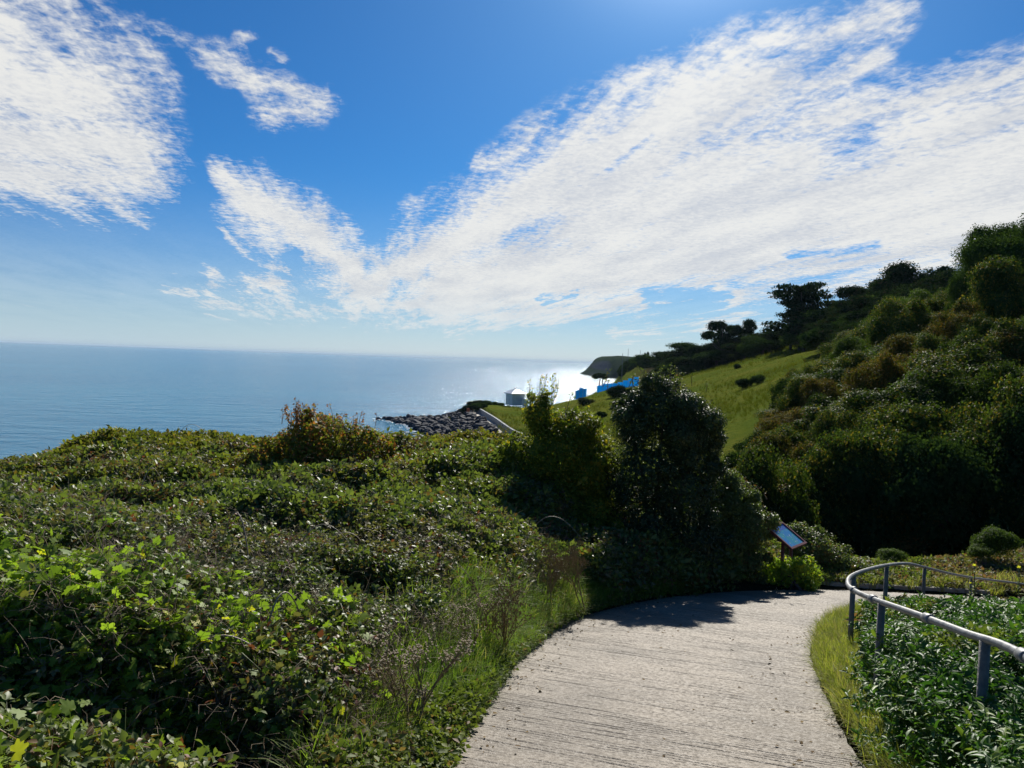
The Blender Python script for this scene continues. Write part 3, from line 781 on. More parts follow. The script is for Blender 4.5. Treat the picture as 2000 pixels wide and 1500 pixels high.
scatter('dry_bramble_twigs', proto_objs('twig', M['deadwood'], 5, 108), np.stack([x, y, canopy(x, y) + rng.uniform(-.14, .05, len(x))], 1), eul(len(x), .5), rng.uniform(.7, 1.4, len(x)), 'dead brown stems tangled through the brambles')
# crest of the hedge
x, y = sample_wedge(34000, -.86, .10, 12.0, 25.5, 2.0)
k = dL(x, y) > .4; x, y = x[k], y[k]
z = canopy(x, y) - np.minimum(rng.exponential(.12, len(x)), .7)
scatter('hedge_crest', P_rf, np.stack([x, y, z], 1), eul(len(x), .5), rng.uniform(.9, 1.7, len(x)) * (.8 + y * .015), 'sunlit olive green hedge top against the sea on the left')

# grass along the left edge
def along(Pl, n, y0, y1, w0, w1, side):
    i = rng.integers(0, len(Pl) - 1, n * 6); f = rng.random(n * 6)
    q = Pl[i] * (1 - f[:, None]) + Pl[i + 1] * f[:, None]
    tn = Pl[i + 1] - Pl[i]; tn /= np.linalg.norm(tn, axis=1)[:, None] + 1e-9
    nm = np.stack([-tn[:, 1], tn[:, 0]], 1) * side
    q = q + nm * (w0 + (w1 - w0) * rng.random(n * 6) ** 1.3)[:, None]
    k = (q[:, 1] > y0) & (q[:, 1] < y1); q = q[k][:n]
    return q[:, 0], q[:, 1]
x, y = along(LEs, 7600, 3.9, 13.3, .02, 1.15, 1)
k = (vnoise(x, y, .8, 31) + .80 - .3 * dL(x, y)) > rng.random(len(x)) * .7
x, y = x[k], y[k]; l = dL(x, y); k = l < .22 + .12 * y; x, y, l = x[k], y[k], l[k]
z = np.minimum(ground(x, y) + .02, zp(x, y) + .3 * l) 
scatter('verge_grass', P_gr, np.stack([x, y, z], 1), eul(len(x), .2), rng.uniform(.6, 1.3, len(x)) * np.clip(.45 + l * 1.3, .45, 1.6), 'bright green grass along the left edge of the footpath')
x, y = along(LEs, 4200, 2.8, 14.5, .0, 1.1, 1)
k = dL(x, y) < .30 + .8 * (vnoise(x, y, .5, 81) > .15); x, y = x[k], y[k]
z = zp(x, y) + .02 + .32 * dL(x, y)
scatter('verge_weeds', P_wd, np.stack([x, y, z], 1), eul(len(x), .4), rng.uniform(.35, .85, len(x)), 'low ivy and weeds creeping onto the left edge of the footpath')
# grass and glossy shrubs right of the path
x, y = along(REs, 3600, 2.5, 11.6, .14, .58, -1)
k = dR(x, y) < np.clip(.10 * (y - 4.6) + .30, .26, .60); x, y = x[k], y[k]
l = dR(x, y)
z = zp(x, y) + .0 + .25 * np.maximum(l, 0)
scatter('yellow_verge_grass', P_gy, np.stack([x, y, z], 1), eul(len(x), .28), rng.uniform(.5, .95, len(x)), 'yellow green grass fringing the right edge of the footpath')
x, y = sample_wedge(22000, .30, 1.0, 2.0, 10.5, 1.2)
r_ = dR(x, y); k = (r_ > np.clip(.11 * (y - 5) + .12, .08, .42)) & (x < 9); x, y, r_ = x[k], y[k], r_[k]
dep = np.where(rng.random(len(x)) < .3, rng.uniform(.1, .5, len(x)), rng.exponential(.06, len(x)))
z = canopy(x, y) - np.minimum(dep, .2 + r_ * .8) - .16
scatter('glossy_leaf_bank', P_pv, np.stack([x, y, z], 1), eul(len(x), .38), rng.uniform(.6, 1.1, len(x)) * np.clip(.80 + y * .03, .85, 1.15), 'glossy dark green leafy bank beneath the near handrail')
x, y = along(REs, 900, 2.5, 8, .35, .8, -1)
z = zp(x, y) + .05
scatter('bank_foot_weeds', P_gr, np.stack([x, y, z], 1), eul(len(x), .3), rng.uniform(.5, .9, len(x)), 'mixed grass at the foot of the glossy bank')
x, y = sample_wedge(700, .30, .9, 2.4, 9.5, 1.2); r_ = dR(x, y); k = (r_ > .5) & (vnoise(x, y, 1.1, 71) > -.05); x, y = x[k], y[k]
scatter('pale_bank_shoots', P_wd, np.stack([x, y, canopy(x, y) - .03], 1), eul(len(x), .4), rng.uniform(.4, .8, len(x)), 'paler weeds and ivy shoots mixed through the glossy bank')
# mixed weeds inside the bend and beyond the path
x, y = sample_wedge(15000, .28, 1.05, 7.5, 24.0, 1.6)
l = dL(x, y); r_ = dR(x, y)
inb = (r_ > .3) & (y > 8); outb = (l > .5) & (x > 5.2)
k = inb | outb; x, y, l, r_ = x[k], y[k], l[k], r_[k]
z = np.where(l > 0, np.minimum(CANL(x, y) + .1 * vnoise(x, y, .8, 3), zp(x, y) + .15 + .2 * l), canopy(x, y)) - .1 - rng.exponential(.06, len(x))
ht = ((x > .56 * y) & (y > 10.5) & (rng.random(len(x)) < .75)) | (rng.random(len(x)) < .12)
E = eul(len(x), .45); S_ = rng.uniform(.8, 1.5, len(x)) * (.75 + y * .018)
T = np.stack([x, y, z], 1)
scatter('bend_weeds', P_wd, T[~ht], E[~ht], S_[~ht], 'pale green weeds and brambles inside the bend and beyond the footpath')
scatter('russet_weeds', P_ht, T[ht], E[ht], S_[ht], 'russet heathy growth on the bank beyond the far handrail')
x, y = along(LEs, 700, 14.3, 17, .25, .9, 1)
scatter('outer_verge_grass', P_gy, np.stack([x, y, ground(x, y)], 1), eul(len(x), .25), rng.uniform(.7, 1.2, len(x)), 'bright grass tufts behind the low kerb at the bend')

# ------------------------------------------------------------------ shrubs and trees as things
LQ = leaf_quad(1, .6)
def crown_arrays(lobes, n, leaf, size, seed, up=.35, shell=.35, fill=.38):
    """leaves over the shells of ellipsoid lobes [(cx,cy,cz,rx,ry,rz)]"""
    r = np.random.default_rng(seed); lobes = np.array(lobes, float)
    area = (lobes[:, 3] * lobes[:, 4] + lobes[:, 3] * lobes[:, 5] + lobes[:, 4] * lobes[:, 5])
    i = r.choice(len(lobes), n, p=area / area.sum())
    u = r.normal(size=(n, 3)); u /= np.linalg.norm(u, axis=1)[:, None]
    rad = 1 - shell * r.random(n) ** 1.5
    nz = .13 * np.sin(u[:, 0] * 9 + seed) * np.sin(u[:, 1] * 8 + 1.3 * seed) + .08 * np.sin(u[:, 2] * 17 + u[:, 0] * 13)
    Pn = lobes[i, :3] + u * lobes[i, 3:] * (rad + nz)[:, None]
    inside = np.zeros(n, bool)
    for q in lobes:
        inside |= (((Pn - q[:3]) / (q[3:] * .66)) ** 2).sum(1) < 1
    keep = ~inside | (r.random(n) < .06)
    Pn, u = Pn[keep], u[keep]; n = len(Pn)
    # leaf normal between outward and up, then jitter
    nrm = u * .8 + np.array([0, 0, up]) + r.normal(0, .55, (n, 3)); nrm /= np.linalg.norm(nrm, axis=1)[:, None]
    tng = np.cross(nrm, r.normal(size=(n, 3))); tng /= np.linalg.norm(tng, axis=1)[:, None]
    Rm = np.stack([np.cross(tng, nrm), tng, nrm], -1)
    parts = [batch((leaf[0], leaf[1], None), Pn, Rm, size * r.uniform(.65, 1.35, n))]
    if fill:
        # added inner leaves, larger and toned darker, to keep light out of each lobe
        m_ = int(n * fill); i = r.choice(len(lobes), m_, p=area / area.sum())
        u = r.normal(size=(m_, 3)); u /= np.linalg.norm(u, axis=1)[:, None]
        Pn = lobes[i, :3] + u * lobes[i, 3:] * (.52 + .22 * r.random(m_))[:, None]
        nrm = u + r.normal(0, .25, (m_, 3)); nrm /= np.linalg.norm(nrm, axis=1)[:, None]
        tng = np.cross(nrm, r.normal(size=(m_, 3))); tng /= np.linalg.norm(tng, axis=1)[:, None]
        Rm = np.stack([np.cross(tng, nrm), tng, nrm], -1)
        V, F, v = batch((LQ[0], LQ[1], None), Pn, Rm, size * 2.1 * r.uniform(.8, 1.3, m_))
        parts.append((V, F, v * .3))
    return join(parts)

def lobes_dome(seed, n=9, squash=.8, rough=.5):
    """unit crown: radius about 1, height about 1.6*squash, base at z=0"""
    r = np.random.default_rng(seed); L = [(0, 0, .72 * squash, .72, .72, .72 * squash)]
    for i in range(n):
        a = i * 2.4 + r.random(); e = r.uniform(.0, 1.2); rr = r.uniform(.50, .72)
        s = r.uniform(.26, .46) * (1 + rough * .2)
        L.append((math.cos(a) * rr * math.cos(e), math.sin(a) * rr * math.cos(e), squash * (.55 + .75 * math.sin(e)), s, s, s * squash))
    return L
SHRUB_LOBES = [lobes_dome(s, 9, .82) for s in range(6)]
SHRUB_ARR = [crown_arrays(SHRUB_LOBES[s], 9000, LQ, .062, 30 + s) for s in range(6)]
SHRUB_BASE = [np_mesh('shrub_crown', V, F, M['hill_a'], v) for V, F, v in SHRUB_ARR]
SHRUB_ME = {}
for mk in ('hill_a', 'hill_b', 'hill_c', 'tree_mid', 'tree_dark'):
    SHRUB_ME[mk] = SHRUB_BASE

def crown(me, mk, parent, sc=None):
    o_ = link('crown', me, parent, sc=sc); o_.material_slots[0].link = 'OBJECT'; o_.material_slots[0].material = M[mk]; return o_
def lobes_thicket(seed):
    r = np.random.default_rng(seed); L = [(0, 0, .6, .68, .68, .6)]
    for i in range(20):
        a = i * 2.4 + r.random(); e = r.uniform(.0, 1.35); rr = r.uniform(.50, .88)
        s_ = r.uniform(.15, .36)
        L.append((math.cos(a) * rr * math.cos(e), math.sin(a) * rr * math.cos(e), .35 + .78 * math.sin(e) * r.uniform(.8, 1.15), s_, s_, s_ * .85))
    return L
THICK = []
for s_ in range(4):
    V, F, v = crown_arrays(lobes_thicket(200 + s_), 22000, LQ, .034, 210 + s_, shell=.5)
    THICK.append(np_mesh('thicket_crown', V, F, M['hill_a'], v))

def tree_branches(H, trunk_h, rad, seed, spread=.5, n=7, lean=(0, 0)):
    r = np.random.default_rng(seed); mb = MB()
    top = Vector((lean[0], lean[1], trunk_h))
    mb.tube([(0, 0, -.6), (lean[0] * .3, lean[1] * .3, trunk_h * .5), top, (lean[0] * 1.3, lean[1] * 1.3, H * .85)], [rad * 1.25, rad, rad * .75, rad * .15], 7)
    for i in range(n):
        a = i * 2.4 + r.random(); z0 = trunk_h * r.uniform(.75, 1.2); q = Vector((lean[0] * z0 / trunk_h, lean[1] * z0 / trunk_h, z0))
        d = Vector((math.cos(a), math.sin(a), 0)); e = q + d * spread * H * r.uniform(.6, 1) * .55 + Vector((0, 0, H * r.uniform(.15, .4)))
        mb.tube([q, q.lerp(e, .5) + Vector((0, 0, -.03 * H)), e], [rad * .5, rad * .32, rad * .08], 5)
    return mb

# unit tree crowns: broad dome, open crown, wind-cut oak, flat cedar
def lobes_oak(seed):
    r = np.random.default_rng(seed); L = [(.05, 0, .62, .42, .42, .30)]
    for i in range(12):
        a = i * 2.4 + r.random(); rr = r.uniform(.25, .45); s = r.uniform(.15, .26)
        L.append((math.cos(a) * rr, math.sin(a) * rr, r.uniform(.35, .86), s, s, s * .75))
    return L
def lobes_open(seed):
    r = np.random.default_rng(seed); L = []
    for i in range(13):
        a = i * 2.4 + r.random(); rr = r.uniform(.12, .46); s = r.uniform(.11, .18)
        L.append((math.cos(a) * rr, math.sin(a) * rr, r.uniform(.42, .92), s * 1.2, s * 1.2, s * .7))
    return L
def lobes_cedar(seed):
    r = np.random.default_rng(seed); L = []
    for k in range(9):
        z_ = .28 + .68 * k / 8; w_ = (.20 + .30 * math.sin(min(1, (1 - z_) * 1.6 + .35) * 2.2)) 
        for i in range(3):
            a = k * 1.9 + i * 2.1 + r.normal(0, .3); rr = w_ * r.uniform(.45, 1.0)
            L.append((math.cos(a) * rr, math.sin(a) * rr, z_ + rr * .10, .20, .20, .035))
            L.append((math.cos(a) * rr * .45, math.sin(a) * rr * .45, z_, .17, .17, .06))
    L.append((0, 0, .5, .16, .16, .36)); L.append((0, 0, .22, .33, .33, .20))
    return L
TREE_ME = {}
for kind, fn, mk, nl, sz, cnt in (('fine', lobes_oak, 'tree_mid', 30000, .019, 3), ('oak', lobes_oak, 'tree_dark', 11000, .036, 3), ('oakm', lobes_oak, 'tree_mid', 11000, .036, 3), ('open', lobes_open, 'tree_dark', 6500, .032, 2), ('cedar', lobes_cedar, 'tree_dark', 15000, .028, 1)):
    TREE_ME[kind] = []
    for s in range(cnt):
        V, F, v = crown_arrays(fn(60 + s), nl, LQ, sz, 70 + s, shell=.5)
        TREE_ME[kind].append((np_mesh('tree_crown', V, F, M[mk], v), tree_branches(1.0, .36 if kind != 'cedar' else .55, .030, 80 + s, spread=.75 if kind != 'cedar' else .4, n=9).mesh('tree_trunk', M['bark'], True)))

def tree(name, px, top, d, width, kind, label, var=0, group=None, rz=None, hmin=3.0):
    q = at(px, top, d); g = gz(q.x, q.y) - .2
    H = max(q.z - g, hmin)
    cm, tm = TREE_ME[kind][var % len(TREE_ME[kind])]
    e = empty(name, (q.x, q.y, g), rng.uniform(0, 6.28) if rz is None else rz, (width, width, H * 1.02), label=label, cat='tree', group=group)
    link('crown', cm, e); link('trunk', tm, e)
    return e

HT = 'trees along the wooded hilltop'
tree('broadleaf_tree', 1975, 432, 74, 9.5, 'fine', 'large bright topped tree on the skyline at the right edge', 0, HT, 2.0)
tree('broadleaf_tree', 2060, 410, 80, 10, 'fine', 'tree leaning into the right edge behind the bright topped tree', 1, HT)
tree('shrubby_tree', 1905, 505, 72, 4.5, 'fine', 'small wispy tree at the left foot of the tallest skyline tree', 2, HT)
tree('holm_oak', 1812, 517, 158, 13, 'oak', 'tallest dark wind-cut oak in the middle of the hilltop clump', 0, HT)
tree('holm_oak', 1857, 534, 150, 11, 'oak', 'dark oak at the right end of the hilltop clump', 1, HT)
tree('holm_oak', 1765, 537, 160, 12, 'oak', 'dark oak just left of the tallest hilltop oak', 2, HT)
tree('holm_oak', 1722, 549, 163, 10, 'oak', 'dark oak on the sloping left shoulder of the hilltop clump', 1, HT)
tree('holm_oak', 1684, 565, 165, 9, 'open', 'open branched oak leaning out at the left end of the hilltop clump', 0, HT)
tree('cedar_tree', 1568, 562, 190, 15, 'cedar', 'tall dark cedar with flat ragged tiers on the skyline', 0, HT, .4)
tree('pine_tree', 1622, 590, 188, 9, 'open', 'smaller flat topped pine just right of the cedar', 1, HT)
tree('branching_tree', 1412, 632, 245, 11, 'open', 'left one of a pair of open crowned trees above the grass slope', 0, HT, 1)
tree('branching_tree', 1452, 627, 245, 10, 'open', 'right one of a pair of open crowned trees above the grass slope', 1, HT, 2)
for i, (px, top, d, wd) in enumerate([(1290,691,330,14),(1318,684,320,15),(1345,676,300,15),(1375,668,290,15),(1398,668,262,13),(1432,655,258,13),(1470,660,250,13),(1500,650,240,13),(1524,642,225,13),(1400,690,235,11),(1355,693,240,10),
        (1455,688,225,9),(1490,684,215,9),(1545,650,200,9),(1600,628,186,11),(1640,606,182,12),(1664,590,176,10),(1600,660,176,9),(1570,672,178,8),(1640,648,165,10),(1680,622,160,11),(1722,600,155,10),(1762,578,150,10),(1800,562,146,10),(1690,655,142,9),(1735,630,138,9),(1780,602,134,9),(1825,578,132,10),(1860,566,128,9),(1705,572,158,9),(1745,560,156,9),(1790,548,152,9),(1835,545,147,9),(1872,552,142,8),(1668,600,160,8),(1655,680,140,8),(1610,690,150,7),(1310,705,290,10),(1330,704,262,9)]):
    tree('hilltop_tree', px, top + 4, d, wd * 1.35, 'oak' if i % 3 else 'oakm', 'dark tree in the wood ' + ('on the ridge left of the open crowned pair' if px < 1405 else 'between the open crowned pair and the cedar' if px < 1560 else 'on the slope just behind and below the cedar' if px < 1670 else 'on the slope below the hilltop oaks'), i, HT, hmin=5)

# shrubs of the near hillside, individually
pts = []; tries = 0
rs = np.random.default_rng(11)
while len(pts) < 290 and tries < 60000:
    tries += 1
    d = 33 + 66 * rs.random() ** .9; a = rs.uniform(.24, .74)
    if a < .36 and d > 40 + (a - .2) * 120: continue
    if a < .29 and d > 46: continue
    if a < .43 and d > 74: continue
    x_, y_ = a * d, d; rr = (1.1 + (2.2 if a > .42 else .6) * rs.random() ** 2.0) * (1 + d / 170)
    if all((x_ - q[0]) ** 2 + (y_ - q[1]) ** 2 > (.52 * (rr + q[2])) ** 2 for q in pts): pts.append((x_, y_, rr))
for i, (x_, y_, rr) in enumerate(pts):
    u = rs.random() + .35 * (vnoise(x_, y_, 14, 2))
    mk = 'hill_b' if u > .78 else ('hill_c' if u < .10 else 'hill_a')
    ms_ = THICK if rr > 1.9 else SHRUB_BASE
    e = empty('hillside_shrub', (x_, y_, gz(x_, y_) - .3), rs.uniform(0, 6.28), (rr * 1.08, rr * 1.08, rr * rs.uniform(.95, 1.5)),
              label={'hill_a': 'dark green', 'hill_b': 'russet brown', 'hill_c': 'fresh light green'}[mk] + ' rounded shrub ' + ('at the foot of' if y_ < 42 else 'midway up' if y_ < 62 else 'high on' if y_ < 80 else 'along the crest of') + ' the scrubby right hillside', cat='shrub', group='shrubs covering the right hillside')
    crown(ms_[i % len(ms_)], mk, e)
print('hillside shrubs', len(pts))
# steep thicket of small trees along the valley and round the hollow
TH = [(1500,905,33,3.2),(1545,900,33.5,3.4),(1590,893,34,3.6),(1632,868,35,3.8),(1672,852,36,3.8),(1715,845,36.5,4.2),(1762,842,36.5,4.4),(1812,835,36.5,4.6),(1862,822,36.5,4.8),(1915,800,36.5,5.0),(1965,780,36,5.4),(2020,755,37,5.2),(2080,740,38,5.4),
      (1575,742,62,5.2),(1540,795,60,4.6),(1500,838,56,3.8),(1615,730,63,5.4),(1462,872,50,3.2),(1645,728,66,5.4),
      (1700,770,47,5.0),(1760,745,48,5.2),(1830,715,48,5.2),(1900,680,50,5.5),(1980,640,52,5.8),(2060,615,53,6.0),(1780,650,68,5.5),(1700,690,66,5.0),(1860,610,72,5.8),(1950,560,74,6.2)]
for i, (px, top, d, wd) in enumerate(TH):
    q = at(px, top, d); g = gz(q.x, q.y) - .5; H = max(q.z - g, 2.2)
    mk = ('hill_a', 'hill_c', 'hill_a', 'hill_b', 'hill_a')[i % 5] if px > 1600 and d > 40 else ('hill_a', 'tree_mid', 'hill_a')[i % 3] if d < 40 else ('hill_a', 'tree_mid')[i % 2]
    px += rs.normal(0, 12); H *= rs.uniform(.88, 1.10); wd *= rs.uniform(1.0, 1.35); q = at(px, top, d + rs.normal(0, 1.0)); g = gz(q.x, q.y) - .5
    e = empty('thicket_tree', (q.x, q.y, g), rs.uniform(0, 6.28), (wd * .66, wd * .66, H * .80), label=('dense thicket tree in the front row above the valley, ' + ('above the information board' if px < 1650 else 'above the bend of the handrail' if px < 1850 else 'toward the right edge') if d < 40 else 'dense rounded tree round the dark hollow under the grass slope' if px < 1650 and d > 49 else 'dense rounded tree rising from the scrub on the right hillside'), cat='tree', group='thicket trees on the right hillside')
    crown(THICK[i % 4], mk, e)
    link('trunk', TREE_ME['oak'][0][1], e, sc=(1.2, 1.2, 1.1))
# scrub filling between them
UR = []
for s in range(3):
    V, F, v = SHRUB_ARR[s]
    UR.append(bpy.data.objects.new('scrub_clump', np_mesh('scrub_clump', V, F, M['hill_a'], v)))
n = 2600
d = 32 + 70 * rng.random(n) ** .9; a = rng.uniform(.22, .95, n)
k = ~(((a < .36) & (d > 42 + (a - .2) * 120)) | ((a < .29) & (d > 46)) | ((a < .43) & (d > 77)))
x, y = (a * d)[k], d[k]
scatter('hillside_scrub', UR, np.stack([x, y, FAR(x, y) - .35], 1), eul(len(x), .15), rng.uniform(.7, 1.25, len(x)), 'continuous low scrub between the hillside shrubs')
n = 15000; d = 62 + 175 * rng.random(n) ** .8; a = rng.uniform(-.02, .40, n)
k = ((a < .20) | (d > 80 + (a - .2) * 50)) & ~((a < .05) & (d > 222)) & ~((a > .05) & (a < .1) & (d > 200)) & (vnoise(a * d, d, 9, 3) + .62 > rng.random(n))
x, y = (a * d)[k], d[k]; k2 = (x > -2.5) | (y < 120); x, y = x[k2], y[k2]
scatter('rough_turf', proto_objs('grass', M['turf'], 3, 190), np.stack([x, y, FAR(x, y) - .1], 1), eul(len(x), .2), rng.uniform(1.3, 3.0, len(x)), 'rough tussocky turf on the slope above the bay')
# woodland floor behind
n = 1500; d = rng.uniform(100, 420, n); a = rng.uniform(.19, .8, n)
k = ~(((a < .42) & (d < 215)) | ((a < .30) & (d < 232)) | ((a < .36) & (d > 330))); x, y = (a * d)[k], d[k]
UR2 = []
for k_, mk in ((0, 'tree_mid'), (1, 'tree_dark')):
    V, F, v = SHRUB_ARR[k_]; UR2.append(bpy.data.objects.new('wood_clump', np_mesh('wood_clump', V, F, M[mk], v)))
scatter('woodland', UR2, np.stack([x, y, FAR(x, y) - .6], 1), eul(len(x), .1), rng.uniform(2.2, 4.2, len(x)), 'dark woodland covering the upper hill')
# dark hill toward the cliff
x = rng.uniform(.1415, .26, 900); y = rng.uniform(370, 520, 900)
scatter('cliff_top_wood', UR2, np.stack([x * y, y, FAR(x * y, y) - 1], 1), eul(900, .1), rng.uniform(1.8, 3.2, 900), 'dark wood on the hill above the cliff')

def small_shrub(px, py, d, rad, mk, label, hf=.8, group=None, name='bush', lift=False):
    q = at(px, py, d); g = q.z if lift else gz(q.x, q.y)
    e = empty(name, (q.x, q.y, g - .12 * rad), rng.uniform(0, 6.28), (rad, rad, rad * hf), label=label, cat='bush', group=group)
    crown(SHRUB_BASE[int(rng.integers(0, 6))], mk, e); return e
small_shrub(1440,735,175,1.3,'tree_dark','small dark bush alone high on the grass slope')
small_shrub(1452,780,128,1.6,'tree_dark','dark low bush halfway up the grass slope', .85)
small_shrub(1478,785,128,1.5,'tree_mid','pale low bush beside the dark one on the grass slope', .85)
small_shrub(1205,771,172,2.9,'tree_dark','long dark bush below the blue fence', .85)
small_shrub(1232,768,172,2.0,'tree_dark','dark bush right of the long one below the blue fence', .85)
small_shrub(1142,784,170,2.4,'tree_dark','oval dark bush on the brown grass left of the blue fence end', .6)
small_shrub(1174,803,125,1.3,'tree_dark','lone round bush in the brown grass between the two tall shrubs', .8)
for i, (px, d, rr) in enumerate([(913,206,2.3),(925,212,2.6),(940,218,2.0),(952,221,1.8),(966,224,1.5),(978,225,1.3),(930,206,2.0),(945,208,1.5)]):
    small_shrub(px, 790, d, rr, 'tree_dark' if i < 3 else 'tree_mid', 'clipped seafront bush in the hedge left of the white pavilion', .85, 'hedge bushes by the pavilion')
small_shrub(1945,1082,18.6,.56,'hill_c','round light green bush at the top of the russet bank on the right', .95, lift=True)
small_shrub(1912,1086,18.3,.34,'hill_c','small low bush at the left foot of the round light green bush', .7, lift=True)
small_shrub(1737,1104,18.8,.42,'hill_c','small green bush behind the bend of the handrail', .85, lift=True)

# --- larger shrubs beside the path, own crowns with finer leaves
LS = leaf_simple(1, .55, .14, .15)
def big_shrub(name, loc, lobes, n, leafsz, mat, label, seed, stems=8, leaf=None, fill=.38, up=.4):
    e = empty(name, loc, label=label, cat='shrub')
    r = np.random.default_rng(seed + 500); lobes0 = lobes; lobes = list(lobes)
    for q_ in lobes0:
        for k_ in range(4):
            u_ = r.normal(size=3); u_ /= np.linalg.norm(u_); s_ = r.uniform(.18, .42) * min(q_[3], q_[5])
            lobes.append((q_[0] + u_[0] * q_[3] * 1.0, q_[1] + u_[1] * q_[4] * 1.0, q_[2] + u_[2] * q_[5] * 1.0, s_ * 1.15, s_ * 1.15, s_))
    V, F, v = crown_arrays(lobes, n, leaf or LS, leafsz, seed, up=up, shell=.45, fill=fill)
    link('crown', np_mesh('crown', V, F, M[mat], v), e)
    r = np.random.default_rng(seed); mb = MB()
    for i in range(stems):
        q = lobes0[i % len(lobes0)]; a = r.uniform(0, 6.28)
        b0 = Vector((r.normal(0, .2), r.normal(0, .2), -.1)); tip = Vector((q[0] + math.cos(a) * q[3] * .4, q[1] + math.sin(a) * q[4] * .4, q[2] + q[5] * .5))
        mb.tube([b0, b0.lerp(tip, .5) + Vector((r.normal(0, .1), r.normal(0, .1), .1)), tip], [.045, .03, .008], 5)
    tag(mb.build('stem', M['bark'], e, True), kind='stuff')
    return e
def shoots(e, base, n, hh, spread, mat, seed, leafsz=.06, per=9, lean=.25):
    """leading shoots standing out of a crown, each a part with its own leaves"""
    r = np.random.default_rng(seed)
    for i in range(n):
        b0 = Vector(base) + Vector((r.normal(0, spread), r.normal(0, spread * .5), r.uniform(-.25, 0)))
        H = hh * r.uniform(.5, 1.0); ln = Vector((r.normal(0, lean), r.normal(0, lean), 1)).normalized()
        tip = b0 + ln * H; mid = b0.lerp(tip, .5) + Vector((r.normal(0, .02), 0, 0))
        V0, F0, v0 = stem_strip([b0, mid, tip], .008)
        m_ = int(per * r.uniform(.7, 1.3)); t_ = r.uniform(.3, 1.0, m_)
        T = np.array(b0)[None] * (1 - t_[:, None]) + np.array(tip)[None] * t_[:, None] + r.normal(0, .022, (m_, 3))
        V1, F1, v1 = batch((LS[0], LS[1], None), T, rot_xyz(r.normal(0, .8, m_), r.normal(0, .8, m_), r.uniform(0, 6.28, m_)), leafsz * r.uniform(.6, 1.2, m_))
        V, F, v = join([(V0, F0, v0), (V1, F1, v1)])
        link('shoot', np_mesh('shoot', V, F, [M['bark'], M[mat]], v, mi=np.r_[np.zeros(len(F0)), np.ones(len(F1))]), e)

# tall dark evergreen
q = at(1290, 1140, 14.4); g = gz(q.x, q.y); qz = -g
def rel(px, py, d, o): v_ = at(px, py, d); return (v_.x - o[0], v_.y - o[1], v_.z - o[2])
o = (q.x, q.y, g)
L1 = [(*rel(1285,800,14.4,o), .62,.62,.60), (*rel(1240,830,14.3,o), .45,.5,.5), (*rel(1335,850,14.4,o), .62,.6,.62), (*rel(1368,822,14.5,o), .30,.3,.36), (*rel(1255,920,14.3,o), .72,.7,.75), (*rel(1330,960,14.4,o), .75,.7,.75),
      (*rel(1265,1030,14.3,o), .8,.7,.75), (*rel(1345,1060,14.3,o), .75,.7,.7), (*rel(1225,1090,14.3,o), .62,.6,.6), (*rel(1300,1110,14.2,o), .8,.6,.6), (*rel(1385,870,14.6,o), .26,.3,.45), (*rel(1285,758,14.4,o), .36,.3,.22), (*rel(1240,795,14.4,o), .28,.3,.24), (*rel(1335,790,14.4,o), .32,.35,.26), (*rel(1392,850,14.5,o), .24,.3,.38), (*rel(1385,925,14.5,o), .26,.3,.3), (*rel(1205,960,14.4,o), .3,.3,.5)]
e = big_shrub('evergreen_shrub', o, L1, 80000, .042, 'shrub_dark', 'tallest dense dark evergreen shrub standing at the bend of the footpath', 5, 12)
shoots(e, (L1[0][0], L1[0][1], L1[0][2] + .55), 34, .36, .36, 'weed', 15, .042, 16)  # top shoots take a paler leaf colour so the crown looks sunlit
for k_ in (0, 1, 2, 3, 11, 12, 13, 14, 15):
    q_ = L1[k_ % len(L1)]; shoots(e, (q_[0], q_[1] - .1, q_[2] + q_[5] * .8), 7, .22, q_[3] * .6, 'shrub_dark', 40 + k_, .042, 16, .5)
shoots(e, (L1[3][0], L1[3][1], L1[3][2] + .2), 14, .3, .14, 'weed', 16, .042, 14)
# yellowing shrub to its left
o2v = at(1080, 1100, 14.6); o2 = (o2v.x, o2v.y, gz(o2v.x, o2v.y))
L2 = [(*rel(1085,890,14.6,o2), .75,.7,.58), (*rel(1052,812,14.6,o2), .30,.35,.42), (*rel(1135,835,14.7,o2), .40,.45,.32), (*rel(1100,835,14.8,o2), .38,.4,.34), (*rel(1165,880,14.7,o2), .36,.4,.36), (*rel(1062,785,14.6,o2), .10,.12,.20), (*rel(1030,930,14.6,o2), .5,.6,.5), (*rel(1150,920,14.5,o2), .5,.5,.5), (*rel(1085,980,14.4,o2), .9,.7,.6), (*rel(1150,1010,14.2,o2), .6,.6,.5), (*rel(1010,880,14.8,o2), .3,.4,.3)]
e = big_shrub('yellowing_shrub', o2, L2, 50000, .055, 'shrub_yellow', 'yellow green leafy shrub with thin leading shoots left of the tall evergreen', 6, 10, fill=.22)
shoots(e, (L2[1][0] + .05, L2[1][1], L2[1][2] + .38), 14, .55, .16, 'shrub_yellow', 18, .05, 14)
shoots(e, (L2[2][0], L2[2][1], L2[2][2] + .3), 10, .3, .25, 'shrub_yellow', 19, .06, 9)
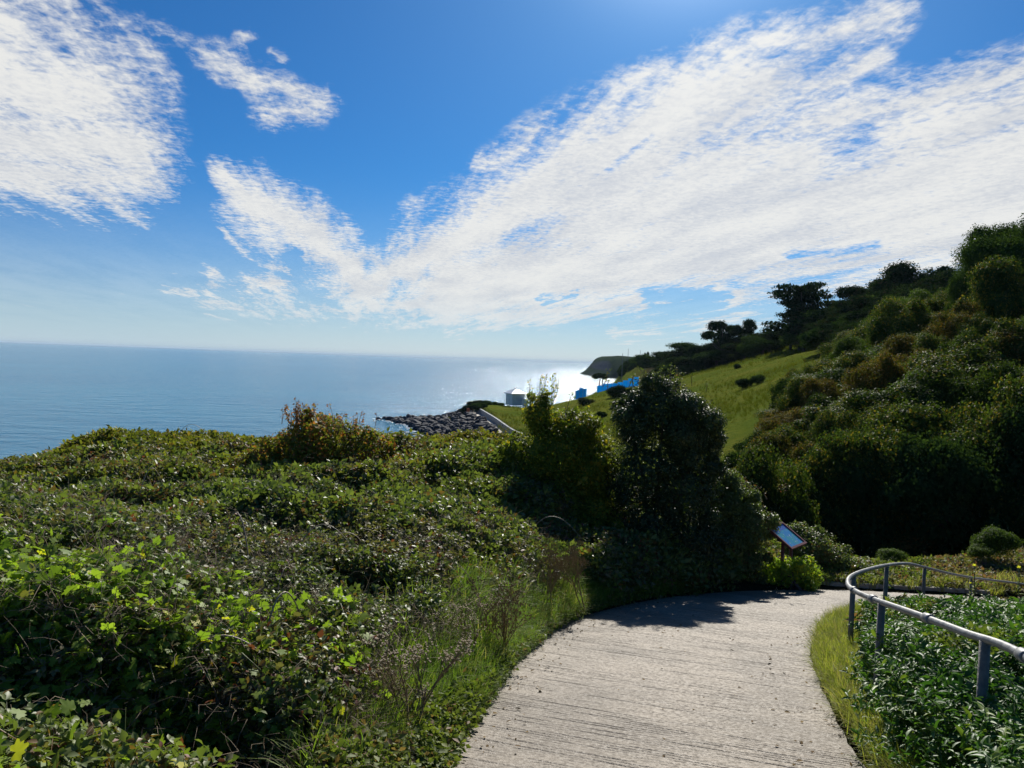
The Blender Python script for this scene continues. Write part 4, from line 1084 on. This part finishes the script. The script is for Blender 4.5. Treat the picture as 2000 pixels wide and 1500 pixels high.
# autumn shrub against the sea
o3v = at(640, 930, 14); o3 = (o3v.x, o3v.y, gz(o3v.x, o3v.y))
L3 = [(*rel(640,865,14,o3), .8,.7,.48), (*rel(575,880,14,o3), .5,.5,.42), (*rel(710,880,14.1,o3), .55,.5,.40), (*rel(610,835,14,o3), .4,.4,.28), (*rel(520,905,13.8,o3), .45,.5,.35), (*rel(640,920,13.8,o3), 1.1,.7,.5), (*rel(745,910,14,o3), .4,.4,.32), (*rel(475,915,13.8,o3), .35,.4,.28)]
e = big_shrub('autumn_shrub', o3, L3, 24000, .062, 'shrub_autumn', 'broad autumn shrub turning orange and red against the sea', 7, 10, fill=.12)
shoots(e, (L3[3][0] - .25, L3[3][1], L3[3][2] + .2), 20, .40, .18, 'red_leaf', 20, .06, 15)
shoots(e, (L3[0][0] + .3, L3[0][1], L3[0][2] + .35), 20, .45, .35, 'red_leaf', 21, .06, 9)
# drooping bramble mound right of the evergreen
o4v = at(1440, 1110, 15.2); o4 = (o4v.x, o4v.y, gz(o4v.x, o4v.y))
L4 = [(*rel(1420,985,15.2,o4), .62,.6,.55), (*rel(1455,1030,15.2,o4), .5,.6,.55), (*rel(1400,1060,15,o4), .7,.6,.6), (*rel(1450,1095,15.1,o4), .5,.5,.42), (*rel(1385,950,15.3,o4), .4,.4,.35)]
e = big_shrub('bramble_mound', o4, L4, 36000, .045, 'bramble', 'sprawling bramble mound sloping down right from the evergreen to the sign', 8, 8)
shoots(e, (L4[0][0] + .1, L4[0][1], L4[0][2] + .4), 24, .25, .5, 'bramble_old', 22, .045, 12, .5)
o5v = at(1610, 1110, 16.6); o5 = (o5v.x, o5v.y, gz(o5v.x, o5v.y))
L5 = [(*rel(1590,1068,16.6,o5), .45,.5,.40), (*rel(1625,1090,16.7,o5), .45,.5,.32), (*rel(1570,1085,16.4,o5), .4,.4,.4), (*rel(1660,1108,16.8,o5), .4,.4,.22), (*rel(1560,1045,16.8,o5), .3,.3,.3)]
big_shrub('bramble_mound', o5, L5, 12000, .05, 'bramble', 'low bramble mound tapering down behind the information board', 9, 5)
o6v = at(1560, 1120, 15.0); o6 = (o6v.x, o6v.y, gz(o6v.x, o6v.y))
L6 = [(0, 0, .3, .33, .3, .32), (.25, .1, .25, .28, .25, .28), (-.25, .0, .30, .28, .25, .34), (-.5, .1, .25, .25, .25, .3)]
big_shrub('leafy_bush', o6, L6, 5000, .05, 'palmate', 'bright green leafy bush under the information board', 10, 5)
o7v = at(1495, 925, 38); o7 = (o7v.x, o7v.y, gz(o7v.x, o7v.y) - .3)

# ------------------------------------------------------------------ handrail
def galv():
    mt, t, b, out = material('weathered_steel')
    geo = t.new('ShaderNodeNewGeometry'); n1 = t.noise(geo.outputs['Position'], 18, 6, .7); n2 = t.noise(geo.outputs['Position'], 4, 4, .6)
    c = t.mix(t.rng(n1, .35, .7), (.15, .155, .155), (.27, .27, .26)); c = t.mix(t.rng(n2, .55, .75, 0, .7), c, (.11, .10, .08))
    t.put(b.inputs['Base Color'], c); b.inputs['Metallic'].default_value = .35
    t.put(b.inputs['Roughness'], t.rng(n1, .3, .7, .38, .62)); t.put(b.inputs['Normal'], t.bump(n1, .3, .004)); return mt
M['steel'] = galv()
M['post'] = simple('dull_grey_post', (.15, .14, .12), .7, 0, .3, 12, .4, 30)
def catmull(P_, k=10):
    P_ = [Vector(q) for q in P_]; P_ = [P_[0] * 2 - P_[1]] + P_ + [P_[-1] * 2 - P_[-2]]; out = []
    for i in range(1, len(P_) - 2):
        for j in range(k):
            t_ = j / k; a, b, c, d_ = P_[i - 1:i + 3]
            out.append(.5 * ((2 * b) + (c - a) * t_ + (2 * a - 5 * b + 4 * c - d_) * t_ * t_ + (3 * b - a - 3 * c + d_) * t_ ** 3))
    return out + [P_[-2]]
RAIL = [(1.1,.4,.80),(1.72,1.9,.60), at(2000,1281,3.4), at(1885,1236,4.05), at(1790,1200,4.75), at(1705,1170,5.6), at(1668,1153,6.3), at(1656,1140,6.95), at(1662,1126,7.6), at(1690,1114,8.3), at(1732,1104,9.5), at(1772,1101,10.7), at(1806,1108,11.9), at(1850,1119,13.0), at(1897,1128,14.2), at(1945,1134,15.2), at(2040,1146,17.2)]
rail_pts = catmull(RAIL, 8)
rail = empty('handrail', (rail_pts[0].x, rail_pts[0].y, gz(rail_pts[0].x, rail_pts[0].y)), label='grey steel pipe handrail curving round the inside of the bend', cat='handrail')
def rl(p_): return Vector(p_) - Vector(rail.location)
mb = MB(); mb.tube([rl(q) for q in rail_pts], .021, 14); rail_o = mb.build('rail', M['steel'], rail, True)
def nearest(px):
    best = None
    for q in rail_pts:
        v_ = CAM_M.inverted() @ (q - Vector((0, 0, 1.6))); u = 1000 + F_PX * v_.x / -v_.z
        yield (u, q)
def rail_at(d): return min(rail_pts, key=lambda q: abs(q.y - d))
for i, d in enumerate([1.9, 3.85, 5.35, 7.75, 9.5, 11.9, 14.2]):
    q = rail_at(d); base = gz(q.x, q.y) - .25
    mb = MB(); w_ = .026 if i < 6 else .024
    mb.tube([rl((q.x, q.y, base)), rl((q.x, q.y, q.z - .01))], w_, 12); mb.build('post', M['post'], rail, True)
for d in (3.35, 4.6, 5.55, 6.3):
    q = rail_at(d); j = rail_pts.index(q); t_ = (rail_pts[j + 1] - rail_pts[j - 1]).normalized()
    mb = MB(); mb.tube([rl(q - t_ * .045), rl(q - t_ * .04), rl(q + t_ * .04), rl(q + t_ * .045)], [.027, .031, .031, .027], 14); mb.build('rail_joint', M['steel'], rail_o, True)

# ------------------------------------------------------------------ kerb at the bend
M['kerb'] = simple('weathered_kerb', (.26, .24, .20), .85, 0, .3, 8, .6, 40)
kb = empty('kerb', (5.7, 15.4, gz(5.7, 15.4)), label='low weathered concrete kerb along the outer edge of the bend', cat='kerb')
kp = [Vector((float(x_), float(y_), 0)) for x_, y_ in REs * 0 + LEs if 5.3 < x_ < 10.5]
prev = None
idx = 0
kpts = catmull([kp[i] for i in range(0, len(kp), 2)], 1)
for a_, b_ in zip(kpts[:-1], kpts[1:]):
    t_ = (b_ - a_).normalized(); nn = Vector((-t_.y, t_.x, 0)); L_ = (b_ - a_).length
    c = (a_ + b_) / 2 + nn * .30; zc_ = float(zp(c.x, c.y))
    sl_ = (float(zp(b_.x, b_.y)) - float(zp(a_.x, a_.y))) / L_
    rot = Matrix.Rotation(math.atan2(t_.y, t_.x), 3, 'Z') @ Matrix.Rotation(-math.atan(sl_), 3, 'Y')
    MB().box((c.x - 5.7, c.y - 15.4, zc_ + .01 - kb.location.z), (L_ - .008, .11, .24), rot).build('kerb_stone', M['kerb'], kb, bevel=.012)

# ------------------------------------------------------------------ information board
M['frame'] = simple('dark_red_frame', (.13, .035, .03), .5, 0, .2, 10)
def panel_mat():
    mt, t, b, out = material('printed_panel')
    tcn = t.new('ShaderNodeTexCoord'); q = tcn.outputs['Object']
    n1 = t.noise(q, 5, 3, .5, .6); n2 = t.noise(q, 14, 4, .6)
    c = t.mix(t.rng(n1, .45, .52), (.04, .20, .42), (.05, .26, .30)); c = t.mix(t.rng(n2, .62, .66), c, (.45, .5, .5))
    sp = t.new('ShaderNodeSeparateXYZ'); t.put(sp.inputs[0], q)
    c = t.mix(t.rng(sp.outputs[1], .13, .14), c, (.06, .12, .35))
    t.put(b.inputs['Base Color'], c); b.inputs['Roughness'].default_value = .22; return mt
tl, tr_, br, bl = at(1500,1024,15.35), at(1540,1020,15.55), at(1580,1066,15.05), at(1524,1076,14.85)
cq = (tl + tr_ + br + bl) / 4
sg = empty('information_board', (cq.x, cq.y, gz(cq.x, cq.y)), label='tilted information board with blue panel in a dark red frame at the bend', cat='sign')
xr = ((tr_ - tl) + (br - bl)).normalized(); 
TB = R(33); xr = Vector((.66, .75, 0)).normalized(); yr = Vector((-.75 * math.cos(TB), .66 * math.cos(TB), math.sin(TB))).normalized(); nrm = xr.cross(yr)
rot = Matrix((xr, yr, nrm)).transposed()
cc = cq - Vector(sg.location)
WB, HB = .68, .54
pn = link('panel', MB().box((0, 0, 0), (WB, HB, .012)).mesh('panel', panel_mat()), sg); pn.matrix_local = Matrix.Translation(cc) @ rot.to_4x4()
for sx, sy, ax, ay in ((0, 1, WB + .09, .045), (0, -1, WB + .09, .045), (1, 0, .045, HB), (-1, 0, .045, HB)):
    f_ = link('frame', MB().box((sx * (WB / 2 + .0225), sy * (HB / 2 + .0225), .0), (ax, ay, .05)).mesh('frame', M['frame']), sg); f_.matrix_local = Matrix.Translation(cc) @ rot.to_4x4()
for sx in (-.22, .22):
    b0 = cc + rot @ Vector((sx, -.05, -.03)); MB().tube([(b0.x, b0.y, -.3), (b0.x, b0.y, b0.z)], .035, 8).build('post', M['frame'], sg, True)

# leaf litter swept to the path edges
nl_ = 520; Pe = [LEs, REs]; lx, ly = [], []
for Pl, sd in ((LEs, -1), (REs, 1)):
    a_, b_ = along(Pl, nl_ // 2, 2.8, 13.5, -.02, .42, sd); lx.append(a_); ly.append(b_)
lx, ly = np.concatenate(lx), np.concatenate(ly); a_ = rng.uniform(.2, 2.2, 60); b_ = rng.uniform(4.5, 12, 60); lx = np.concatenate([lx, a_ + .12 * b_]); ly = np.concatenate([ly, b_])
V, F, v = batch((LS[0], LS[1], None), np.stack([lx, ly, zp(lx, ly) + .008], 1), rot_xyz(rng.normal(0, .25, len(lx)), rng.normal(0, .25, len(lx)), rng.uniform(0, 6.28, len(lx))), rng.uniform(.018, .05, len(lx)))
M['litter'] = leaf_mat('fallen_leaf', (.10, .06, .03), (.24, .17, .07), (.06, .05, .035), .7, .1, .1, 2, .3)
tag(link('leaf_litter', np_mesh('leaf_litter', V, F, M['litter'], v)), 'dry fallen leaves scattered along the edges of the footpath', kind='stuff')
# ------------------------------------------------------------------ dry stalks beside the path
def stalk_mesh(seed, H=1.0):
    r = np.random.default_rng(seed); mb = MB(); seeds = MB()
    def br_(p0, d_, L_, rad, lev):
        p1 = p0 + d_ * L_; mid = p0.lerp(p1, .5) + Vector((r.normal(0, .02), r.normal(0, .02), 0)) * L_
        mb.tube([p0, mid, p1], [rad, rad * .85, rad * .6], 5 if lev == 0 else 3, cap=False)
        if lev < 3:
            for i in range(int(r.integers(3, 5))):
                a = r.uniform(0, 6.28); t_ = r.uniform(.35, 1.0)
                nd = (d_ + Vector((math.cos(a), math.sin(a), .25)) * r.uniform(.35, .65)).normalized()
                br_(p0.lerp(p1, t_), nd, L_ * r.uniform(.45, .68), rad * .55, lev + 1)
        else:
            for i in range(4):
                c = p1 + Vector((r.normal(0, .02), r.normal(0, .02), r.normal(.01, .01))); s = .007
                seeds.add([c + Vector((s, 0, 0)), c + Vector((-s, s, 0)), c + Vector((0, -s, s)), c + Vector((0, 0, -s * 1.6))], [(0, 1, 2), (0, 3, 1), (1, 3, 2), (2, 3, 0)])
    for k in range(int(r.integers(2, 4))):
        br_(Vector((r.normal(0, .03), r.normal(0, .03), -.05)), Vector((r.normal(0, .16), r.normal(0, .16), 1)).normalized(), H * r.uniform(.42, .55), .009, 0)
    return mb.mesh('stalk', M['twig'], True), seeds.mesh('seed_heads', M['twig'])
ST = [stalk_mesh(s) for s in (1, 2, 3, 4, 5)]
for i, (px, py, d, sc_, lb) in enumerate([(795,1490,4.75,1.15,'nearest tall dry branching stalk at the left edge of the footpath'),
    (668,1400,5.3,1.05,'dry branching stalk leaning left behind the nearest one'), (975,1290,7.3,1.2,'tall dry stalk standing in the bright grass midway along the edge'),
    (905,1330,6.7,.9,'thin dry stalk just left of the midway one'), (1075,1190,9.6,1.0,'dry stalk in the grass close to the tree shadow'),
    (1140,1180,10.2,1.1,'dry brown stalk at the very edge of the tree shadow'), (1100,1170,10.6,1.2,'dry brown stalk behind the two near the tree shadow'), (730,1440,5.0,.8,'short dry stalk between the two nearest tall ones'),
    (1035,1195,9.9,.9,'slender dry stalk left of the pair by the shadow')]):
    q = at(px, py, d); st, sd = ST[i % 5]
    e = empty('dry_stalk', (q.x, q.y, max(q.z, gz(q.x, q.y)) - .05), rng.uniform(0, 6.28), sc_, label=lb, cat='plant', group='dry stalks along the footpath')
    st_o = link('stem', st, e); tag(link('seed_heads', sd, st_o), kind='stuff')
# arching canes over the brambles
for i, (px, py, d, ln_, hh, rz, lb) in enumerate([(15,1030,6.5,.5,.3,1.2,'pale curved bramble cane at the left edge'),(300,1430,3.9,.55,.28,.3,'long pale arching cane low in the left corner'),(445,1300,4.6,.5,.22,.4,'arching cane over the dark hollow'),
    (555,1330,5.2,.5,.35,1.3,'curved cane left of the dry stalks'),(455,1110,7.2,.55,.45,2.3,'upright pale cane in the middle of the bramble bank'),(1090,990,12.3,1.0,.6,.2,'long thin cane arching in front of the dark shrubs'),
    (1060,1020,12.0,.8,.35,.5,'lower cane arching in front of the dark shrubs'),(380,860,19,.8,.5,.4,'hooped cane standing up from the hedge against the sea'),(640,1120,8,.6,.4,.2,'pale cane lying across the brambles'),(300,960,11,.5,.5,1.2,'short upright cane far back in the brambles')]):
    q = at(px, py, d); zt = float(canopy(np.array([q.x]), np.array([q.y]))[0])
    mb = MB(); n_ = 14
    mb.tube([(ln_ * (t_ - .5) * math.cos(rz) * 1.2, ln_ * (t_ - .5) * math.sin(rz), hh * math.sin(math.pi * t_ ** .8) * (1 if t_ < .9 else .9)) for t_ in np.linspace(0, 1, n_)], [.007 * (1 - .5 * k_ / n_) for k_ in range(n_)], 5)
    o_ = mb.build('bramble_cane', M['cane'], None, True, (q.x, q.y, zt - .03)); tag(o_, lb, 'cane', 'pale canes arching out of the brambles')

rc = np.random.default_rng(31)
for i in range(16):
    d = rc.uniform(3.6, 11); a = rc.uniform(-.62, -.08); x_, y_ = a * d, d
    if dL(np.array([x_]), np.array([y_]))[0] < 1.0: continue
    zt = float(canopy(np.array([x_]), np.array([y_]))[0]); ln_ = rc.uniform(.35, .8); hh = rc.uniform(.12, .4); rz = rc.uniform(0, 6.28); n_ = 12
    mb = MB(); mb.tube([(ln_ * (t_ - .5) * math.cos(rz) * 1.2, ln_ * (t_ - .5) * math.sin(rz), hh * math.sin(math.pi * t_ ** .7)) for t_ in np.linspace(0, .85, n_)], [.0045 * (1 - .6 * k_ / n_) for k_ in range(n_)], 4)
    o_ = mb.build('bramble_cane', M['cane'], None, True, (x_, y_, zt - .05)); tag(o_, 'thin pale cane poking out of the ' + ('near' if d < 6 else 'far') + ' brambles on the ' + ('left half' if a < -.35 else 'right half') + ' of the bank', 'cane', 'pale canes arching out of the brambles')

# yellow evening primroses beyond the rail
M['petal'] = leaf_mat('yellow_petal', (.55, .50, .05), (.75, .70, .12), None, .5, .4, .3)
M['stem_g'] = simple('green_stem', (.08, .13, .03), .6)
for i, (px, py, d, lb) in enumerate([(1903,1106,12.2,'yellow flower on a stem just above the far handrail'),(1990,1110,11.2,'yellow flower at the right edge above the far handrail'),(1895,1140,12.0,'low yellow bud beside the last handrail post')]):
    q = at(px, py, d); g = gz(q.x, q.y); e = empty('yellow_flower', (q.x, q.y, g), label=lb, cat='flower', group='yellow flowers beyond the handrail')
    H = q.z - g; MB().tube([(0, 0, -.05), (.02, 0, H * .5), (0, 0, H)], [.01, .008, .006], 5).build('stem', M['stem_g'], e, True)
    parts = []
    for k in range(5):
        a = k * 1.2566
        parts.append(batch((leaf_simple(1, .95, -.2, -.25)[0], leaf_simple()[1], None), np.array([[0, 0, H]]), rot_xyz(np.array([.9]), np.array([0.]), np.array([a])), np.array([.045 if i < 2 else .03])))
    parts2 = []
    V, F, v = join(parts); link('petals', np_mesh('petals', V, F, M['petal'], v), e)
    m_ = 14; t_ = np.linspace(.2, .9, m_)
    V, F, v = batch((leaf_simple(1, .3, .2, .2)[0], leaf_simple()[1], None), np.stack([0 * t_, 0 * t_, t_ * H], 1), rot_xyz(rng.normal(.5, .2, m_), 0 * t_, rng.uniform(0, 6.28, m_)), np.full(m_, .10))
    link('leaves', np_mesh('leaves', V, F, M['weed'], v), e)
# ------------------------------------------------------------------ seafront
def rock_mesh(seed):
    import bmesh
    bm = bmesh.new(); bmesh.ops.create_icosphere(bm, subdivisions=2, radius=1)
    r = np.random.default_rng(seed); planes = [(Vector(r.normal(size=3)).normalized(), r.uniform(.55, .85)) for _ in range(9)]
    for v_ in bm.verts:
        for n_, dd_ in planes:
            s_ = v_.co.dot(n_)
            if s_ > dd_: v_.co -= n_ * (s_ - dd_)
        v_.co += Vector(r.normal(0, .02, 3))
    me = bpy.data.meshes.new('boulder'); bm.to_mesh(me); bm.free(); me.materials.append(M['rock']); return me
M['rock'] = simple('dark_armour_rock', (.035, .037, .045), .9, 0, .45, 1.2, .5, 6)
RM = [rock_mesh(s) for s in range(6)]
poly = [(-38,216),(-30,223),(-24,230),(-12.5,216),(-11,205),(-5.5,172),(-2.5,150),(-9,147),(-17,166),(-22,184),(-27,201)]
def inside_poly(x_, y_):
    c = False; j = len(poly) - 1
    for i in range(len(poly)):
        (xi, yi), (xj, yj) = poly[i], poly[j]
        if (yi > y_) != (yj > y_) and x_ < (xj - xi) * (y_ - yi) / (yj - yi) + xi: c = not c
        j = i
    return c
rs = np.random.default_rng(5); rocks = []; tries = 0
while len(rocks) < 295 and tries < 40000:
    tries += 1; x_ = rs.uniform(-39, -1); y_ = rs.uniform(146, 231)
    if not inside_poly(x_, y_): continue
    rr = rs.uniform(.75, 1.35)
    if all((x_ - q[0]) ** 2 + (y_ - q[1]) ** 2 > (.72 * (rr + q[2])) ** 2 for q in rocks): rocks.append((x_, y_, rr))
print('rocks', len(rocks))
for i, (x_, y_, rr) in enumerate(rocks):
    g = max(float(FAR(np.array([x_]), np.array([y_]))[0]), SEA - .3)
    o_ = link('boulder', RM[i % 6], None, (x_, y_, g + .35 * rr), rs.uniform(0, 6.28), (rr, rr * rs.uniform(.8, 1.2), rr * rs.uniform(.6, .9)))
    o_.rotation_euler = (rs.normal(0, .4), rs.normal(0, .4), rs.uniform(0, 6.28))
    tag(o_, 'dark angular boulder ' + ('at the seaward tip of the rock groyne' if x_ < -27 else 'along the foot of the concrete promenade' if x_ > -16 + (y_ < 195) * 4 and y_ < 218 and x_ > -12.5 + (205 - y_) * .17 else 'on the near flank of the rock groyne facing the path' if y_ < 185 else 'in the middle of the rock groyne'), 'boulder', 'boulders of the rock groyne')

# walkway and sea wall
M['conc'] = simple('pale_concrete', (.42, .37, .30), .85, 0, .2, .8, .3, 6)
M['wall'] = simple('grey_sea_wall', (.22, .235, .24), .85, 0, .25, .6, .4, 5)
line = [Vector(q) for q in ((-.6,138,0),(-2.9,148,0),(-7.0,177,0),(-12.4,211,0),(-13.2,220,0))]
lp = catmull(line, 6)
mbw, mbs = MB(), MB()
for a_, b_ in zip(lp[:-1], lp[1:]):
    t_ = (b_ - a_).normalized(); nn = Vector((t_.y, -t_.x, 0))     # towards land
    for mbq, o0, o1, zt, zb in ((mbw, 0, 3.0, -13.0, -17), (mbs, 3.0, 3.45, -11.7, -15)):
        c = [a_ + nn * o0, a_ + nn * o1, b_ + nn * o1, b_ + nn * o0]
        V = [(q.x, q.y, zb) for q in c] + [(q.x, q.y, zt) for q in c]
        mbq.add(V, [(4, 5, 6, 7), (0, 1, 5, 4), (2, 3, 7, 6), (3, 0, 4, 7), (1, 2, 6, 5)])
tag(mbw.build('promenade', M['conc']), 'pale concrete promenade behind the rocks', kind='structure')
tag(mbs.build('sea_wall', M['wall']), 'grey retaining wall along the landward side of the promenade', 'wall')
M['orange'] = simple('orange_board', (.55, .10, .02), .5)
q = at(914, 815, 199); e = empty('beach_sign', (q.x, q.y, -13.0), label='small orange sign at the far end of the promenade', cat='sign')
MB().box((0, 0, 1.25), (.75, .08, .9)).build('board', M['orange'], e); MB().box((0, .08, .6), (.1, .08, 1.3)).build('post', M['frame'], e)

# pavilion
M['white'] = simple('white_paint', (.72, .73, .72), .55, 0, .06, 1)
M['zinc'] = simple('pale_roof', (.62, .63, .64), .38, .1, .08, 1)
q = at(1006, 788, 219); pv_ = empty('seafront_pavilion', (q.x, q.y, gz(q.x, q.y)), R(28), label='small white pavilion with a shallow pyramid roof above the rocks', cat='pavilion')
zb = q.z - .1 - pv_.location.z
W2 = 1.85
for k in range(4):
    rot = Matrix.Rotation(k * math.pi / 2, 3, 'Z')
    c = rot @ Vector((0, -W2, 0)); MB().box((c.x, c.y, zb + 1.35), (2 * W2 - .12, .12, 3.3), rot).build('wall', M['white'], pv_)
    c = rot @ Vector((-W2, -W2, 0)); MB().box((c.x, c.y, zb + 1.35), (.22, .22, 3.32), rot).build('corner_post', M['white'], pv_)
    c = rot @ Vector((0, -W2 - .07, 0)); MB().box((c.x, c.y, zb + 1.6), (1.5, .05, 1.4), rot).build('shutter', M['zinc'], pv_)
for k in range(4):
    rot = Matrix.Rotation(k * math.pi / 2, 3, 'Z'); E_ = 2.5
    pp = [rot @ Vector(v_) for v_ in ((-E_, -E_, 0), (E_, -E_, 0), (0, 0, 1.35))]; z0_ = zb + 3.02
    MB().add([(p_.x, p_.y, p_.z + z0_) for p_ in pp] + [(p_.x, p_.y, p_.z + z0_ - .12) for p_ in pp], [(0, 1, 2), (5, 4, 3), (0, 3, 4, 1)]) if False else None
    mb = MB(); mb.add([(p_.x, p_.y, p_.z + z0_) for p_ in pp] + [(p_.x, p_.y, p_.z + z0_ - .14) for p_ in pp], [(0, 1, 2), (5, 4, 3), (0, 3, 4, 1)]); mb.build('roof', M['zinc'], pv_)
MB().tube([(0, 0, zb + 4.3), (0, 0, zb + 4.75)], [.16, .04], 8).build('finial', M['zinc'], pv_)
q = at(1026, 784, 217); e = empty('kiosk', (q.x, q.y, gz(q.x, q.y)), label='low white hut just right of the pavilion', cat='hut')
zb = q.z - 1.2 - e.location.z
MB().box((0, 0, zb + .8), (1.6, 1.6, 2.0)).build('wall', M['white'], e); MB().box((0, 0, zb + 1.87), (1.9, 1.9, .12)).build('roof', M['zinc'], e)

# blue fence
M['blue'] = leaf_mat('blue_sheeting', (.01, .46, .85), (.04, .60, .92), None, .5, .7, .3, .5, transcol=(1, 1, 1))
fp = [(1124,779,203,17),(1131,777,206,20),(1138,776,209,17),(1145,774,212,19)], [(1166,766,218,13),(1176,764,220,15),(1186,763,222,14),(1196,761,224,13),(1206,760,226,14),(1216,758,228,16),(1226,757,230,18),(1237,755,232,19),(1247,753,234,18)]
for gi_, gl_ in enumerate(fp):
    q0 = at(*gl_[0][:3]); fe = empty('blue_fence', (q0.x, q0.y, gz(q0.x, q0.y)), label=('short run of blue sheeted fence at the left above the sea', 'longer run of blue sheeted fence reaching the tall evergreen')[gi_], cat='fence', group=None)
    for a_, b_ in zip(gl_[:-1], gl_[1:]):
        pa_, pb_ = at(*a_[:3]), at(*b_[:3]); hh = a_[3] * a_[2] / F_PX; t_ = pb_ - pa_; L_ = math.hypot(t_.x, t_.y)
        c = (pa_ + pb_) / 2 - Vector(fe.location); rot = Matrix.Rotation(math.atan2(t_.y, t_.x), 3, 'Z')
        MB().box((c.x, c.y, c.z + hh / 2 - .2), (L_ - .14, .05, hh), rot).build('panel', M['blue'], fe)
        MB().box((c.x - t_.x / 2, c.y - t_.y / 2, c.z + hh / 2 - .3), (.10, .10, hh + .5), rot).build('post', M['zinc'], fe)

# masts, small trees on the skyline
M['mast'] = simple('grey_mast', (.16, .16, .16), .5)
for px, top, bot, d, lb in ((1214,690,745,300,'left thin mast on the far hilltop'),(1226,681,712,400,'tallest thin mast on the far hilltop'),(1250,684,706,400,'right thin mast on the far hilltop')):
    a_, b_ = at(px, bot, d), at(px + 1, top, d)
    o_ = MB().tube([(0, 0, -3), (0, 0, b_.z - a_.z)], [.16, .08], 6).build('mast', M['mast'], None, True, tuple(a_)); tag(o_, lb, 'mast', 'thin masts on the far hilltop')
tree('cypress_tree', 1262, 688, 395, 2.6, 'oak', 'tiny pointed conifer on the far skyline right of the masts', 0, hmin=3)
def flat_tree():
    q = at(1171, 747, 292); g = gz(q.x, q.y); H = at(1171, 729, 292).z - g
    e = empty('flat_topped_tree', (q.x, q.y, g), 0, (6.2, 6.2, H), label='small flat topped dark tree standing alone against the bright sea', cat='tree')
    L = [(0, 0, .86, .42, .4, .12), (-.25, 0, .80, .28, .3, .10), (.3, 0, .78, .25, .3, .09)]
    V, F, v = crown_arrays(L, 2600, LQ, .06, 91, shell=.7); link('crown', np_mesh('crown', V, F, M['tree_dark'], v), e)
    MB().tube([(-.02, 0, -.2), (0, 0, .5), (.05, 0, .8)], [.04, .03, .02], 6).tube([(.14, 0, -.2), (.16, 0, .5), (.2, 0, .76)], [.03, .025, .02], 6).build('trunk', M['bark'], e, True)
flat_tree()

# headland cliff, distance haze and shade put into its blue-grey rock colour
def headland():
    mt, t, b, out = material('headland_cliff')
    geo = t.new('ShaderNodeNewGeometry'); sp = t.new('ShaderNodeSeparateXYZ'); t.put(sp.inputs[0], geo.outputs['Normal'])
    n = t.noise(geo.outputs['Position'], .05, 5, .6); n2 = t.noise(geo.outputs['Position'], .3, 4, .6)
    rock = t.mix(t.rng(n2, .35, .7), (.045, .052, .065), (.085, .092, .105)); green = t.mix(t.rng(n, .3, .7), (.02, .035, .025), (.04, .055, .03))
    t.put(b.inputs['Base Color'], t.mix(t.rng(t.math('ADD', sp.outputs[2], t.math('MULTIPLY', n2, .2)), .62, .85), rock, green)); b.inputs['Roughness'].default_value = 1; b.inputs['Specular IOR Level'].default_value = 0
    prof = [(1168,735),(1177,729),(1184,722),(1190,712),(1196,704),(1204,698),(1215,694.5),(1240,696),(1262,698),(1285,699),(1330,700),(1500,700)]
    xs, zs = [], []
    for px, py in prof:
        q = at(px, py, 950); xs.append(q.x); zs.append(q.z)
    zs[0] = SEA - 1
    gx = np.linspace(xs[0], xs[-1], 160); gyy = np.array([0, 6, 14, 26, 45, 80, 140, 260, 420])
    Xg, Yg = np.meshgrid(gx, gyy, indexing='ij'); top = np.interp(Xg, xs, zs)
    f = np.clip(Yg / 60 + .10 * fbm(Xg, Yg, 30, 4), 0, 1) ** .55
    end = np.clip((420 - Yg) / 100, 0, 1)
    Zg = (SEA - 3) + (top - SEA + 3) * f * end + .8 * fbm(Xg, Yg, 14, 6)
    me = np_mesh('headland', np.stack([Xg, Yg + 905 + .15 * (Xg - xs[0]) * 0, Zg], -1).reshape(-1, 3), grid_faces(160, 9), mt, smooth=False)
    tag(link('headland', me), 'distant haze-toned grey cliffed headland at the end of the bay', kind='structure')
headland()

# foam where the rocks meet the sea
M['foam'] = simple('sea_foam', (.75, .78, .80), .6)
parts = MB(); rf = np.random.default_rng(9)
edge = [(-38,215),(-31,208),(-27,200),(-23,186),(-19,172),(-17,164),(-13,153),(-24,231),(-30,224),(-36,219),(-18,226)]
for i in range(420):
    k_ = int(rf.integers(0, 10)); a_, b_ = edge[k_], edge[k_ + 1]
    if k_ in (6,): continue
    t_ = rf.random(); cx = a_[0] + (b_[0] - a_[0]) * t_ + rf.normal(0, .8) - 1.0 * rf.random(); cy = a_[1] + (b_[1] - a_[1]) * t_ + rf.normal(0, 1.5)
    nn_ = 11; rr = rf.uniform(.10, .38)
    parts.add([(cx + rr * 1.8 * rf.uniform(.4, 1) * math.cos(6.283 * j / nn_), cy + rr * rf.uniform(.4, 1) * math.sin(6.283 * j / nn_), SEA + .05 + .0003 * i) for j in range(nn_)], [tuple(range(nn_))])
tag(parts.build('sea_foam', M['foam']), 'white foam washing round the rock groyne', kind='stuff')
hz = MB().box((0, 0, (SEA - 1 + 45) / 2), (90000, 90000, 45 - (SEA - 1)))
hmt = bpy.data.materials.new('sea_haze'); hmt.use_nodes = True; ht = NT(hmt.node_tree); ht.n.clear()
hv = ht.new('ShaderNodeVolumePrincipled'); hv.inputs['Density'].default_value = 0.00004; hv.inputs['Color'].default_value = (.66, .84, 1.0, 1); hv.inputs['Anisotropy'].default_value = 0
ho = ht.new('ShaderNodeOutputMaterial'); ht.l.new(hv.outputs[0], ho.inputs['Volume'])
tag(hz.build('haze', hmt), 'thin sea haze over the whole bay', kind='stuff')
print('done')
